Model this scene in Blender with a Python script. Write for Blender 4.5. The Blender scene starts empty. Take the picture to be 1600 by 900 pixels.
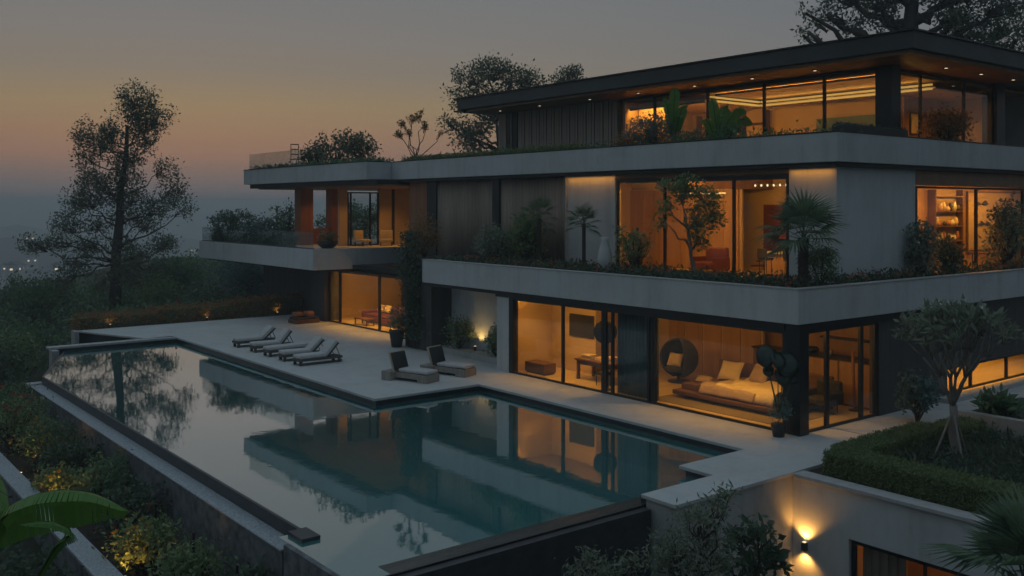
import bpy, math, random
import numpy as np
from mathutils import Vector, Matrix

# ------------------------------------------------------------------ camera, sky, sun, exposure
# World axes: +X runs into the house, +Y along the pool terrace towards the sunset, z = 0 is the deck.
R = math.radians
SC = bpy.context.scene
COL = SC.collection
cam_d = bpy.data.cameras.new('camera')
cam = bpy.data.objects.new('camera', cam_d)
COL.objects.link(cam)
cam.location = (0, 0, 6.54)
cam.rotation_euler = (R(90), 0, R(-38.27))
cam_d.sensor_width = 36.0
cam_d.lens = 33.73
cam_d.shift_y = -0.08
cam_d.clip_end = 20000
cam_d.clip_start = 0.2
SC.camera = cam

W = bpy.data.worlds.new('World')
SC.world = W
W.use_nodes = True
wn, wl = W.node_tree.nodes, W.node_tree.links
wn.clear()


def s2l(c):
    return tuple((v / 255 / 12.92) if v / 255 <= .04045 else ((v / 255 + .055) / 1.055) ** 2.4 for v in c)


def build_world():
    tc = wn.new('ShaderNodeTexCoord')
    sep = wn.new('ShaderNodeSeparateXYZ')
    wl.new(tc.outputs['Generated'], sep.inputs[0])

    def ramp(stops):
        mr = wn.new('ShaderNodeMapRange')
        mr.inputs['From Min'].default_value = -0.1
        mr.inputs['From Max'].default_value = 1.0
        wl.new(sep.outputs['Z'], mr.inputs['Value'])
        cr = wn.new('ShaderNodeValToRGB')
        e = cr.color_ramp.elements
        while len(e) > 1:
            e.remove(e[-1])
        for i, (z, c) in enumerate(stops):
            p = (z + .1) / 1.1
            el = e[0] if i == 0 else e.new(p)
            el.position = p
            el.color = (*s2l(c), 1)
        wl.new(mr.outputs[0], cr.inputs[0])
        return cr.outputs[0]
    warm = ramp([(-.1, (84, 94, 104)), (-.01, (92, 99, 106)), (.008, (96, 100, 104)), (.022, (103, 102, 104)), (.036, (119, 104, 99)), (.050, (139, 110, 96)),
                 (.072, (146, 117, 94)), (.10, (144, 125, 97)), (.135, (128, 120, 109)), (.17, (122, 119, 116)), (.21, (115, 117, 118)),
                 (.32, (109, 114, 118)), (.6, (115, 129, 139)), (1, (122, 140, 152))])
    cool = ramp([(-.1, (76, 87, 98)), (0, (96, 101, 106)), (.05, (114, 107, 105)), (.1, (119, 113, 109)), (.15, (111, 112, 114)),
                 (.2, (105, 110, 115)), (.32, (105, 112, 117)), (.6, (115, 129, 139)), (1, (122, 140, 152))])
    # how far a direction turns from the sunset azimuth
    nrm = wn.new('ShaderNodeVectorMath'); nrm.operation = 'MULTIPLY'
    nrm.inputs[1].default_value = (1, 1, 0)
    wl.new(tc.outputs['Generated'], nrm.inputs[0])
    nn = wn.new('ShaderNodeVectorMath'); nn.operation = 'NORMALIZE'
    wl.new(nrm.outputs[0], nn.inputs[0])
    dt = wn.new('ShaderNodeVectorMath'); dt.operation = 'DOT_PRODUCT'
    dt.inputs[1].default_value = (.34, .94, 0)
    wl.new(nn.outputs[0], dt.inputs[0])
    mr = wn.new('ShaderNodeMapRange'); mr.interpolation_type = 'SMOOTHSTEP'
    mr.inputs['From Min'].default_value = .72
    mr.inputs['From Max'].default_value = 1.0
    wl.new(dt.outputs['Value'], mr.inputs['Value'])
    mx = wn.new('ShaderNodeMix'); mx.data_type = 'RGBA'
    wl.new(mr.outputs[0], mx.inputs['Factor'])
    wl.new(cool, mx.inputs[6]); wl.new(warm, mx.inputs[7])
    east = ramp([(-.1, (44, 52, 60)), (0, (50, 58, 67)), (.1, (56, 65, 74)), (.3, (68, 78, 88)), (.6, (96, 110, 121)), (1, (122, 140, 152))])
    me_ = wn.new('ShaderNodeMapRange'); me_.interpolation_type = 'SMOOTHSTEP'
    me_.inputs['From Min'].default_value = -.6
    me_.inputs['From Max'].default_value = .5
    wl.new(dt.outputs['Value'], me_.inputs['Value'])
    mx2 = wn.new('ShaderNodeMix'); mx2.data_type = 'RGBA'
    wl.new(me_.outputs[0], mx2.inputs['Factor'])
    wl.new(east, mx2.inputs[6]); wl.new(mx.outputs[2], mx2.inputs[7])
    # a thin share of physical twilight sky under the measured dusk colours
    sky = wn.new('ShaderNodeTexSky'); sky.sky_type = 'NISHITA'; sky.sun_disc = False
    sky.sun_elevation = R(1.0); sky.sun_rotation = R(20); sky.altitude = 300
    sk = wn.new('ShaderNodeMix'); sk.data_type = 'RGBA'; sk.blend_type = 'ADD'
    sk.inputs['Factor'].default_value = .004
    wl.new(mx2.outputs[2], sk.inputs[6]); wl.new(sky.outputs[0], sk.inputs[7])
    bg = wn.new('ShaderNodeBackground')
    bg.inputs['Strength'].default_value = 1.0
    wl.new(sk.outputs[2], bg.inputs['Color'])
    out = wn.new('ShaderNodeOutputWorld')
    wl.new(bg.outputs[0], out.inputs['Surface'])


build_world()
sun_d = bpy.data.lights.new('sun', 'SUN')
sun_d.energy = 0.01
sun_d.angle = R(30)
sun_d.color = (1, .72, .55)
sun = bpy.data.objects.new('sun', sun_d)
COL.objects.link(sun)
sun.location = (30, 90, 40)
sun.rotation_euler = Vector((-.34, -.94, -.12)).to_track_quat('-Z', 'Y').to_euler()

SC.view_settings.view_transform = 'Standard'
SC.view_settings.look = 'None'
SC.view_settings.exposure = 0
SC.view_settings.gamma = 1
SC.view_settings.use_curve_mapping = False
SC.render.engine = 'CYCLES'
cy = SC.cycles
cy.use_denoising = True
try:
    cy.denoiser = 'OPENIMAGEDENOISE'
except Exception:
    pass
cy.use_adaptive_sampling = True
cy.adaptive_threshold = .03
cy.max_bounces = 7
cy.diffuse_bounces = 2
cy.glossy_bounces = 4
cy.transmission_bounces = 4
cy.transparent_max_bounces = 12
cy.volume_bounces = 2
cy.caustics_reflective = False
cy.caustics_refractive = False
cy.sample_clamp_indirect = 4

rng = np.random.default_rng(7)
random.seed(7)
RT = np.array([.785, -.6194, 0])      # a unit step to the right as the terrace is seen
FW = np.array([.6194, .785, 0])

# ------------------------------------------------------------------ materials
MATS = {}


def mat(name, col, rough=.6, var=.0, scale=3.0, bump=0.0, bscale=40, metal=0.0, col2=None, spec=.5, sub=None, stretch=None):
    m = bpy.data.materials.new(name)
    m.use_nodes = True
    n, l = m.node_tree.nodes, m.node_tree.links
    b = n['Principled BSDF']
    b.inputs['Roughness'].default_value = rough
    b.inputs['Metallic'].default_value = metal
    b.inputs['Specular IOR Level'].default_value = spec
    b.inputs['Base Color'].default_value = (*col, 1)
    tc = n.new('ShaderNodeTexCoord')
    vec = tc.outputs['Object']
    if stretch:
        mp = n.new('ShaderNodeMapping'); mp.inputs['Scale'].default_value = stretch
        l.new(vec, mp.inputs[0]); vec = mp.outputs[0]
    if var or col2:
        nz = n.new('ShaderNodeTexNoise'); nz.inputs['Scale'].default_value = scale
        nz.inputs['Detail'].default_value = 6; nz.inputs['Roughness'].default_value = .65
        l.new(vec, nz.inputs['Vector'])
        cr = n.new('ShaderNodeValToRGB')
        cr.color_ramp.elements[0].position = .32; cr.color_ramp.elements[1].position = .68
        c2 = col2 or tuple(min(1, c * (1 + var)) for c in col)
        c1 = col if col2 else tuple(c * (1 - var) for c in col)
        cr.color_ramp.elements[0].color = (*c1, 1); cr.color_ramp.elements[1].color = (*c2, 1)
        l.new(nz.outputs['Fac'], cr.inputs[0]); l.new(cr.outputs[0], b.inputs['Base Color'])
    if bump:
        nb = n.new('ShaderNodeTexNoise'); nb.inputs['Scale'].default_value = bscale; nb.inputs['Detail'].default_value = 4
        l.new(vec, nb.inputs['Vector'])
        bp = n.new('ShaderNodeBump'); bp.inputs['Strength'].default_value = bump; bp.inputs['Distance'].default_value = .02
        l.new(nb.outputs['Fac'], bp.inputs['Height']); l.new(bp.outputs[0], b.inputs['Normal'])
    MATS[name] = m
    return m


def streaked(name, col, dirt, amt):
    """painted render with rain streaks and soft patches"""
    m = mat(name, col, .75, 0, 1, .15, 60)
    n, l = m.node_tree.nodes, m.node_tree.links
    b = n['Principled BSDF']
    tc = n.new('ShaderNodeTexCoord')
    fac = None
    for sc_, stretch, lo, hi, k in ((1.0, (1.2, 1.2, .10), .50, .78, amt), (.35, (1, 1, 1), .40, .72, amt * .8), (4.5, (1, 1, .35), .52, .75, amt * .5)):
        mp = n.new('ShaderNodeMapping'); mp.inputs['Scale'].default_value = stretch
        l.new(tc.outputs['Object'], mp.inputs[0])
        nz = n.new('ShaderNodeTexNoise'); nz.inputs['Scale'].default_value = sc_ * 1.4; nz.inputs['Detail'].default_value = 7; nz.inputs['Roughness'].default_value = .6
        l.new(mp.outputs[0], nz.inputs['Vector'])
        mr = n.new('ShaderNodeMapRange'); mr.inputs['From Min'].default_value = lo; mr.inputs['From Max'].default_value = hi; mr.inputs['To Max'].default_value = k
        l.new(nz.outputs['Fac'], mr.inputs['Value'])
        if fac is None:
            fac = mr.outputs[0]
        else:
            a = n.new('ShaderNodeMath'); a.operation = 'ADD'; a.use_clamp = True
            l.new(fac, a.inputs[0]); l.new(mr.outputs[0], a.inputs[1]); fac = a.outputs[0]
    mx = n.new('ShaderNodeMix'); mx.data_type = 'RGBA'
    mx.inputs[6].default_value = (*col, 1); mx.inputs[7].default_value = (*dirt, 1)
    l.new(fac, mx.inputs['Factor']); l.new(mx.outputs[2], b.inputs['Base Color'])
    return m


def leaf_mat(name, c1, c2, rough=.45, trans=.38):
    m = bpy.data.materials.new(name)
    m.use_nodes = True
    n, l = m.node_tree.nodes, m.node_tree.links
    b = n['Principled BSDF']; b.inputs['Roughness'].default_value = rough
    g = n.new('ShaderNodeNewGeometry')
    cr = n.new('ShaderNodeValToRGB')
    cr.color_ramp.elements[0].color = (*c1, 1); cr.color_ramp.elements[1].color = (*c2, 1)
    l.new(g.outputs['Random Per Island'], cr.inputs[0]); l.new(cr.outputs[0], b.inputs['Base Color'])
    tr = n.new('ShaderNodeBsdfTranslucent'); l.new(cr.outputs[0], tr.inputs['Color'])
    mx = n.new('ShaderNodeMixShader'); mx.inputs[0].default_value = trans
    l.new(b.outputs[0], mx.inputs[1]); l.new(tr.outputs[0], mx.inputs[2])
    l.new(mx.outputs[0], n['Material Output'].inputs['Surface'])
    MATS[name] = m
    return m


def emit_mat(name, col, strength):
    m = bpy.data.materials.new(name)
    m.use_nodes = True
    b = m.node_tree.nodes['Principled BSDF']
    b.inputs['Base Color'].default_value = (.02, .02, .02, 1)
    b.inputs['Emission Color'].default_value = (*col, 1)
    b.inputs['Emission Strength'].default_value = strength
    MATS[name] = m
    return m


def glass_mat(name, tint, boost=1.0):
    m = bpy.data.materials.new(name)
    m.use_nodes = True
    n, l = m.node_tree.nodes, m.node_tree.links
    n.remove(n['Principled BSDF'])
    t = n.new('ShaderNodeBsdfTransparent'); t.inputs[0].default_value = (*tint, 1)
    g = n.new('ShaderNodeBsdfGlossy'); g.inputs['Roughness'].default_value = .0
    fr = n.new('ShaderNodeLayerWeight'); fr.inputs['Blend'].default_value = .5
    pw_ = n.new('ShaderNodeMath'); pw_.operation = 'POWER'; pw_.inputs[1].default_value = 4
    l.new(fr.outputs['Facing'], pw_.inputs[0])
    ml = n.new('ShaderNodeMath'); ml.operation = 'MULTIPLY_ADD'; ml.inputs[1].default_value = .8 * boost
    ml.inputs[2].default_value = .035 * boost; ml.use_clamp = True
    l.new(pw_.outputs[0], ml.inputs[0])
    mx = n.new('ShaderNodeMixShader')
    l.new(ml.outputs[0], mx.inputs[0]); l.new(t.outputs[0], mx.inputs[1]); l.new(g.outputs[0], mx.inputs[2])
    l.new(mx.outputs[0], n['Material Output'].inputs['Surface'])
    MATS[name] = m
    return m


def water_mat():
    m = bpy.data.materials.new('pool_water')
    m.use_nodes = True
    n, l = m.node_tree.nodes, m.node_tree.links
    n.remove(n['Principled BSDF'])
    t = n.new('ShaderNodeBsdfTransparent'); t.inputs[0].default_value = (.34, .74, .78, 1)
    g = n.new('ShaderNodeBsdfGlossy'); g.inputs['Roughness'].default_value = .03
    g.inputs['Color'].default_value = (.97, .98, .98, 1)
    fr = n.new('ShaderNodeFresnel'); fr.inputs['IOR'].default_value = 1.34
    mr = n.new('ShaderNodeMapRange')
    mr.inputs['From Min'].default_value = .02; mr.inputs['From Max'].default_value = .3
    mr.inputs['To Min'].default_value = .14; mr.inputs['To Max'].default_value = .82
    l.new(fr.outputs[0], mr.inputs['Value'])
    tc = n.new('ShaderNodeTexCoord')
    nz = n.new('ShaderNodeTexNoise'); nz.inputs['Scale'].default_value = 1.1; nz.inputs['Detail'].default_value = 3
    l.new(tc.outputs['Object'], nz.inputs['Vector'])
    nz2 = n.new('ShaderNodeTexNoise'); nz2.inputs['Scale'].default_value = 5.5; nz2.inputs['Detail'].default_value = 2
    l.new(tc.outputs['Object'], nz2.inputs['Vector'])
    patch = n.new('ShaderNodeTexNoise'); patch.inputs['Scale'].default_value = .22     # breeze patches
    l.new(tc.outputs['Object'], patch.inputs['Vector'])
    pm = n.new('ShaderNodeMapRange'); pm.inputs['From Min'].default_value = .48; pm.inputs['From Max'].default_value = .68
    l.new(patch.outputs['Fac'], pm.inputs['Value'])
    m2 = n.new('ShaderNodeMath'); m2.operation = 'MULTIPLY'
    l.new(nz2.outputs['Fac'], m2.inputs[0]); l.new(pm.outputs[0], m2.inputs[1])
    ad = n.new('ShaderNodeMath'); ad.operation = 'MULTIPLY_ADD'; ad.inputs[1].default_value = .35
    l.new(m2.outputs[0], ad.inputs[0]); l.new(nz.outputs['Fac'], ad.inputs[2])
    bp = n.new('ShaderNodeBump'); bp.inputs['Strength'].default_value = .075; bp.inputs['Distance'].default_value = .03
    l.new(ad.outputs[0], bp.inputs['Height']); l.new(bp.outputs[0], g.inputs['Normal'])
    mx = n.new('ShaderNodeMixShader')
    df = n.new('ShaderNodeBsdfDiffuse'); df.inputs['Color'].default_value = (.078, .32, .32, 1)   # body colour of the dyed-looking water
    bd = n.new('ShaderNodeMixShader'); bd.inputs[0].default_value = .75
    l.new(t.outputs[0], bd.inputs[1]); l.new(df.outputs[0], bd.inputs[2])
    l.new(mr.outputs[0], mx.inputs[0]); l.new(bd.outputs[0], mx.inputs[1]); l.new(g.outputs[0], mx.inputs[2])
    l.new(mx.outputs[0], n['Material Output'].inputs['Surface'])
    MATS['pool_water'] = m


streaked('render_white', (.66, .69, .69), (.38, .39, .38), .42)
streaked('render_grey', (.50, .51, .50), (.28, .28, .27), .55)
mat('coping_stone', (.50, .50, .49), .7, .12, 5, .2, 50)
streaked('deck_stone', (.66, .67, .66), (.44, .44, .42), .5)
mat('dark_metal', (.018, .02, .021), .35, .2, 2)
mat('roof_metal', (.055, .065, .070), .5, .25, .8, .1, 12, stretch=(1, .3, 1))
mat('dark_cladding', (.075, .072, .068), .6, .25, 1.2, .15, 20, stretch=(3, 3, .2))
mat('slat_wood', (.48, .41, .35), .6, .3, 2.5, .2, 30, stretch=(2, 2, .15))
mat('curtain_dark', (.40, .32, .26), .85, .15, 2, stretch=(4, 4, .3))
mat('curtain_teal', (.12, .20, .22), .85, .15, 2, stretch=(4, 4, .3))
mat('curtain_warm', (.45, .33, .2), .85, .12, 2, stretch=(4, 4, .3))
mat('soffit_wood', (.30, .17, .09), .5, .25, 2.0, .1, 20, stretch=(1, .15, 1))
mat('soffit_dark', (.05, .046, .044), .6, .15, 1)
mat('orange_timber', (.36, .15, .07), .5, .2, 1.5, .1, 20, stretch=(2, 2, .2))
mat('interior_wall', (.56, .42, .27), .8, .06, .8)
mat('interior_panel', (.42, .25, .12), .5, .2, 1.4, .05, 20, stretch=(2, 2, .2))
mat('interior_ceiling', (.56, .40, .25), .8, .04, 1)
mat('interior_floor', (.60, .46, .26), .35, .15, 1.2, .05, 20, stretch=(.4, 3, 1))
mat('rug_fabric', (.20, .16, .12), .95, .2, 12, .3, 120)
mat('walnut', (.14, .07, .035), .45, .25, 3, .1, 20, stretch=(1, 6, 1))
mat('red_brown_leather', (.14, .035, .022), .45, .2, 3)
mat('cream_fabric', (.60, .50, .36), .9, .08, 8, .2, 90)
mat('mauve_fabric', (.36, .27, .23), .9, .1, 8, .2, 90)
mat('grey_cushion', (.62, .61, .60), .9, .1, 8, .25, 90)
mat('charcoal_fabric', (.045, .047, .05), .9, .2, 10, .2, 90)
mat('wicker', (.10, .09, .08), .7, .3, 30, .5, 80)
mat('weathered_wood', (.34, .30, .26), .65, .25, 3, .2, 25, stretch=(1, 6, 1))
mat('black_stone', (.050, .056, .062), .4, .3, 3, .1, 30)
mat('navy_tile', (.03, .045, .06), .3, .2, 3)
mat('wet_stone', (.075, .075, .07), .25, .3, 1.2, .2, 20, stretch=(.4, 2, 1))
mat('basin_tile', (.10, .36, .38), .5, .15, .5)
mat('terrazzo', (.20, .24, .27), .6, .0, 22, .3, 60, col2=(.56, .60, .63))
mat('outer_wall', (.16, .175, .185), .7, .5, 3.5, .5, 30)
mat('soil', (.045, .034, .024), .95, .3, 4, .5, 20)
mat('terrain', (.020, .030, .018), .95, .0, .05, .0, 1, col2=(.045, .055, .026))
mat('bark', (.085, .065, .05), .85, .3, 5, .6, 20, stretch=(1, 1, .25))
mat('bark_pale', (.26, .23, .20), .8, .25, 5, .4, 20, stretch=(1, 1, .3))
mat('white_ceramic', (.62, .63, .62), .35, .04, 2)
mat('dark_pot', (.04, .042, .045), .5, .2, 4)
mat('stem_green', (.06, .09, .03), .6, .2, 4)
mat('lamp_metal', (.05, .05, .05), .4)
mat('picture_dark', (.03, .032, .035), .3, .2, 2)
mat('petal_white', (.75, .75, .70), .6)
mat('book_mixed', (.35, .16, .08), .7, .0, 9, col2=(.7, .6, .42))
leaf_mat('leaf_tree', (0.088, 0.126, 0.077), (0.189, 0.227, 0.139))
leaf_mat('leaf_dark', (0.056, 0.101, 0.070), (0.139, 0.214, 0.122))
leaf_mat('leaf_mid', (0.088, 0.176, 0.099), (0.202, 0.328, 0.157))
leaf_mat('leaf_bluish', (0.088, 0.164, 0.157), (0.189, 0.302, 0.278))
leaf_mat('leaf_light', (0.151, 0.239, 0.104), (0.302, 0.403, 0.191))
leaf_mat('leaf_rust', (0.240, 0.168, 0.072), (0.480, 0.264, 0.096))
leaf_mat('leaf_hedge', (.15, .20, .085), (.29, .36, .15), .6)
leaf_mat('leaf_palm', (.09, .16, .10), (.20, .29, .17), .35)
leaf_mat('banana_leaf', (.12, .29, .05), (.17, .35, .06), .3, .3)
leaf_mat('leaf_pale', (.17, .22, .15), (.33, .39, .28))
leaf_mat('leaf_core', (.10, .14, .06), (.13, .17, .07), .7, .1)
mat('dark_leaf', (.035, .055, .040), .3, .3, 6)
leaf_mat('flower_pink', (0.450, 0.130, 0.100), (0.650, 0.280, 0.200), .6)
leaf_mat('flower_red', (0.400, 0.040, 0.030), (0.600, 0.100, 0.050), .6)
leaf_mat('flower_yellow', (0.550, 0.280, 0.030), (0.700, 0.420, 0.060), .6)
emit_mat('warm_glow', (1, .55, .14), 1.6)
emit_mat('cove_glow', (1, .56, .12), .62)
emit_mat('spot_glow', (1, .78, .48), 1.4)
emit_mat('city_glow', (1, .80, .55), 1.2)
glass_mat('clear_glass', (.93, .94, .93), 1.0)
glass_mat('balustrade_glass', (.86, .90, .90), 1.2)
water_mat()


# ------------------------------------------------------------------ helpers
def tag(o, label=None, cat=None, group=None, kind=None):
    if label: o['label'] = label
    if cat: o['category'] = cat
    if group: o['group'] = group
    if kind: o['kind'] = kind
    return o


def empty(name, loc, label=None, cat=None, group=None, rz=0):
    o = bpy.data.objects.new(name, None)
    o.empty_display_size = .2
    COL.objects.link(o)
    o.location = loc
    o.rotation_euler = (0, 0, rz)
    return tag(o, label, cat, group)


def link(name, me, m, parent=None, local=False):
    o = bpy.data.objects.new(name, me)
    if m is not None and not me.materials:
        me.materials.append(MATS[m] if isinstance(m, str) else m)
    COL.objects.link(o)
    if parent is not None:
        o.parent = parent
        if not local:       # mesh given in world coordinates, parent unrotated Empty or mesh
            w = world_loc(parent)
            o.location = (-w[0], -w[1], -w[2])
    return o


def world_loc(o):
    v = Vector((0, 0, 0))
    while o is not None:
        v += o.location
        o = o.parent
    return v


def copy_tree(o, parent=None):
    c = o.copy()
    COL.objects.link(c)
    if parent is not None:
        c.parent = parent
    for ch in list(o.children):
        copy_tree(ch, c)
    return c


class MB:
    def __init__(s):
        s.v, s.f = [], []

    def add(s, vs, fs):
        k = len(s.v)
        s.v += [tuple(map(float, p)) for p in vs]
        s.f += [tuple(i + k for i in f) for f in fs]
        return s

    def box(s, x0, x1, y0, y1, z0, z1):
        return s.add([(x0, y0, z0), (x1, y0, z0), (x1, y1, z0), (x0, y1, z0), (x0, y0, z1), (x1, y0, z1), (x1, y1, z1), (x0, y1, z1)],
                     [(0, 3, 2, 1), (4, 5, 6, 7), (0, 1, 5, 4), (1, 2, 6, 5), (2, 3, 7, 6), (3, 0, 4, 7)])

    def prism(s, poly, z0, z1):
        n = len(poly)
        vs = [(x, y, z0) for x, y in poly] + [(x, y, z1) for x, y in poly]
        fs = [tuple(range(n - 1, -1, -1)), tuple(range(n, 2 * n))] + [(i, (i + 1) % n, n + (i + 1) % n, n + i) for i in range(n)]
        return s.add(vs, fs)

    def sheet(s, poly, z):
        return s.add([(x, y, z) for x, y in poly], [tuple(range(len(poly)))])

    def tube(s, pts, rad, n=6, cap=True):
        pts = [np.array(p, float) for p in pts]
        rings = []
        ref = np.array([.31, .17, .93])
        for i, p in enumerate(pts):
            d = pts[min(i + 1, len(pts) - 1)] - pts[max(i - 1, 0)]
            d = d / (np.linalg.norm(d) + 1e-9)
            a = np.cross(d, ref)
            if np.linalg.norm(a) < .1:
                a = np.cross(d, (1, 0, 0))
            a /= np.linalg.norm(a)
            b = np.cross(d, a)
            r = rad[i] if hasattr(rad, '__len__') else rad
            rings.append([p + r * (math.cos(2 * math.pi * k / n) * a + math.sin(2 * math.pi * k / n) * b) for k in range(n)])
        vs = [q for r_ in rings for q in r_]
        fs = []
        for i in range(len(rings) - 1):
            for k in range(n):
                fs.append((i * n + k, i * n + (k + 1) % n, (i + 1) * n + (k + 1) % n, (i + 1) * n + k))
        if cap:
            fs += [tuple(range(n - 1, -1, -1)), tuple(range((len(rings) - 1) * n, len(rings) * n))]
        return s.add(vs, fs)

    def lathe(s, c, prof, n=20):
        vs, fs = [], []
        for (r, z) in prof:
            vs += [(c[0] + r * math.cos(2 * math.pi * k / n), c[1] + r * math.sin(2 * math.pi * k / n), c[2] + z) for k in range(n)]
        for i in range(len(prof) - 1):
            for k in range(n):
                fs.append((i * n + k, i * n + (k + 1) % n, (i + 1) * n + (k + 1) % n, (i + 1) * n + k))
        fs.append(tuple(range(n - 1, -1, -1)))
        fs.append(tuple(range((len(prof) - 1) * n, len(prof) * n)))
        return s.add(vs, fs)

    def blob(s, c, r, n=12, m=8, jit=0.0):
        vs, fs = [], []
        for i in range(m + 1):
            t = math.pi * i / m
            for k in range(n):
                a = 2 * math.pi * k / n
                q = 1 + jit * (random.random() - .5)
                vs.append((c[0] + q * r[0] * math.sin(t) * math.cos(a), c[1] + q * r[1] * math.sin(t) * math.sin(a), c[2] + q * r[2] * math.cos(t)))
        for i in range(m):
            for k in range(n):
                fs.append((i * n + k, (i + 1) * n + k, (i + 1) * n + (k + 1) % n, i * n + (k + 1) % n))
        return s.add(vs, fs)

    def rot(s, ang, piv=(0, 0, 0), axis='Z'):
        M = Matrix.Translation(piv) @ Matrix.Rotation(ang, 4, axis) @ Matrix.Translation([-p for p in piv])
        s.v = [tuple(M @ Vector(p)) for p in s.v]
        return s

    def mesh(s, name):
        me = bpy.data.meshes.new(name)
        me.from_pydata(s.v, [], s.f)
        me.update()
        return me

    def build(s, name, m, parent=None, bevel=0, seg=2, smooth=False, local=False):
        me = s.mesh(name)
        if smooth:
            for p in me.polygons: p.use_smooth = True
        o = link(name, me, m, parent, local)
        if bevel:
            b = o.modifiers.new('bevel', 'BEVEL'); b.width = bevel; b.segments = seg; b.limit_method = 'ANGLE'
            if seg > 2:
                for p in me.polygons: p.use_smooth = True
        return o


def box(name, m, parent, x0, x1, y0, y1, z0, z1, bevel=0, seg=2):
    return MB().box(x0, x1, y0, y1, z0, z1).build(name, m, parent, bevel, seg)


def np_mesh(name, V, F):
    me = bpy.data.meshes.new(name)
    V = np.asarray(V, np.float32); F = np.asarray(F, np.int32)
    k = F.shape[1]
    me.vertices.add(len(V)); me.vertices.foreach_set('co', V.ravel())
    me.loops.add(F.size); me.loops.foreach_set('vertex_index', F.ravel())
    me.polygons.add(len(F)); me.polygons.foreach_set('loop_start', np.arange(0, F.size, k, dtype=np.int32))
    me.update(calc_edges=True)
    me.validate()
    return me


def unit(a):
    return a / (np.linalg.norm(a, axis=-1, keepdims=True) + 1e-9)


def leaves(P, size, aspect=.45, up=.15, jitter=.35, D=None):
    """one folded leaf blade per point"""
    n = len(P)
    d = unit(rng.normal(size=(n, 3)) + np.array([0, 0, up]) + (0 if D is None else D))
    s = unit(np.cross(d, unit(rng.normal(size=(n, 3)))))
    nn = np.cross(d, s)
    L = (size * (1 + jitter * rng.uniform(-1, 1, n)))[:, None]
    w = L * aspect * .5
    v0 = P; v1 = P + d * L * .45 + s * w + nn * w * .25; v2 = P + d * L; v3 = P + d * L * .45 - s * w + nn * w * .25
    V = np.stack([v0, v1, v2, v3], 1).reshape(-1, 3)
    F = np.arange(4 * n).reshape(n, 4)
    return V, F


def cat_mesh(parts):
    Vs, Fs, k = [], [], 0
    for V, F in parts:
        Vs.append(V); Fs.append(F + k); k += len(V)
    return np.concatenate(Vs), np.concatenate(Fs)


def in_ball(n, lo=0.0):
    p = unit(rng.normal(size=(n, 3)))
    return p * (rng.uniform(lo ** 3, 1, n) ** (1 / 3))[:, None]


def twig_cloud(c, r, twigs, per, spread, lo=.25):
    t = np.array(c) + in_ball(twigs, lo) * np.array(r)
    P = np.repeat(t, per, 0) + rng.normal(size=(twigs * per, 3)) * spread
    return P, t


def cp(base, right, up, depth=0.0):
    """a point right / up / away from a plant's base"""
    return np.array(base, float) + RT * right + FW * depth + np.array([0, 0, up])


def limb_pts(a, b, n=5, wob=.08, sag=0.0):
    a, b = np.array(a, float), np.array(b, float)
    L = np.linalg.norm(b - a)
    out = []
    for i in range(n):
        t = i / (n - 1)
        p = a + (b - a) * t
        if 0 < i < n - 1:
            p = p + rng.normal(size=3) * wob * L * .5
        p[2] += sag * L * math.sin(math.pi * t)
        out.append(p)
    return out


def tree(name, label, base, trunk_top, trunk_r, clumps, leaf, size, dens=1.0, cat='tree', group=None, bark='bark', spread=.22, per=10, lean=(0, 0),
         aspect=.45, forks=None, twig_r=.25, lo=.25, limb=1.0):
    """clumps: (right, up, depth, radius sideways, radius up); limbs run from the trunk to each clump"""
    root = empty(name, tuple(base), label, cat, group)
    tb = MB()
    top = cp(base, lean[0], trunk_top, lean[1])
    tp = limb_pts(np.array(base) - [0, 0, .3], top, 7, .03)
    tb.tube(tp, [trunk_r * (1.25 - .95 * i / 6) for i in range(7)], 9)
    lb = MB()
    parts = []
    for (dx, dz, dy, rx, rz) in clumps:
        c = cp(base, dx, dz, dy)
        tz = min(trunk_top * .98, max(trunk_top * .28, dz - .5 * abs(dx) - .4 * rz))
        k = tz / trunk_top
        a = np.array(tp[0]) + (top - tp[0]) * k
        j = min(5, int(k * 6)); fr = k * 6 - j
        a = np.array(tp[j]) * (1 - fr) + np.array(tp[j + 1]) * fr
        r0 = trunk_r * limb * (.55 - .25 * k)
        lp = limb_pts(a, c, 6, .1, -.05)
        lb.tube(lp, [r0 * (1 - .8 * i / 5) + .012 for i in range(6)], 6)
        tw = max(6, int(dens * 34 * rx * (rx + rz) / 2))
        P, t = twig_cloud(c, (rx, rx, rz), tw, per, spread, lo)
        parts.append(leaves(P, size, aspect))
        for q in t[: max(4, tw // 3)]:
            st = np.array(lp[3]) * .5 + np.array(lp[5]) * .5
            lb.tube(limb_pts(st, q, 4, .12), [r0 * twig_r + .01, r0 * twig_r * .7 + .008, .012, .006], 4, False)
    tb.build('trunk', bark, root, smooth=True)
    lb.build('limbs', bark, root, smooth=True)
    V, F = cat_mesh(parts)
    link('crown', np_mesh('crown', V, F), leaf, root)
    return root


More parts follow.
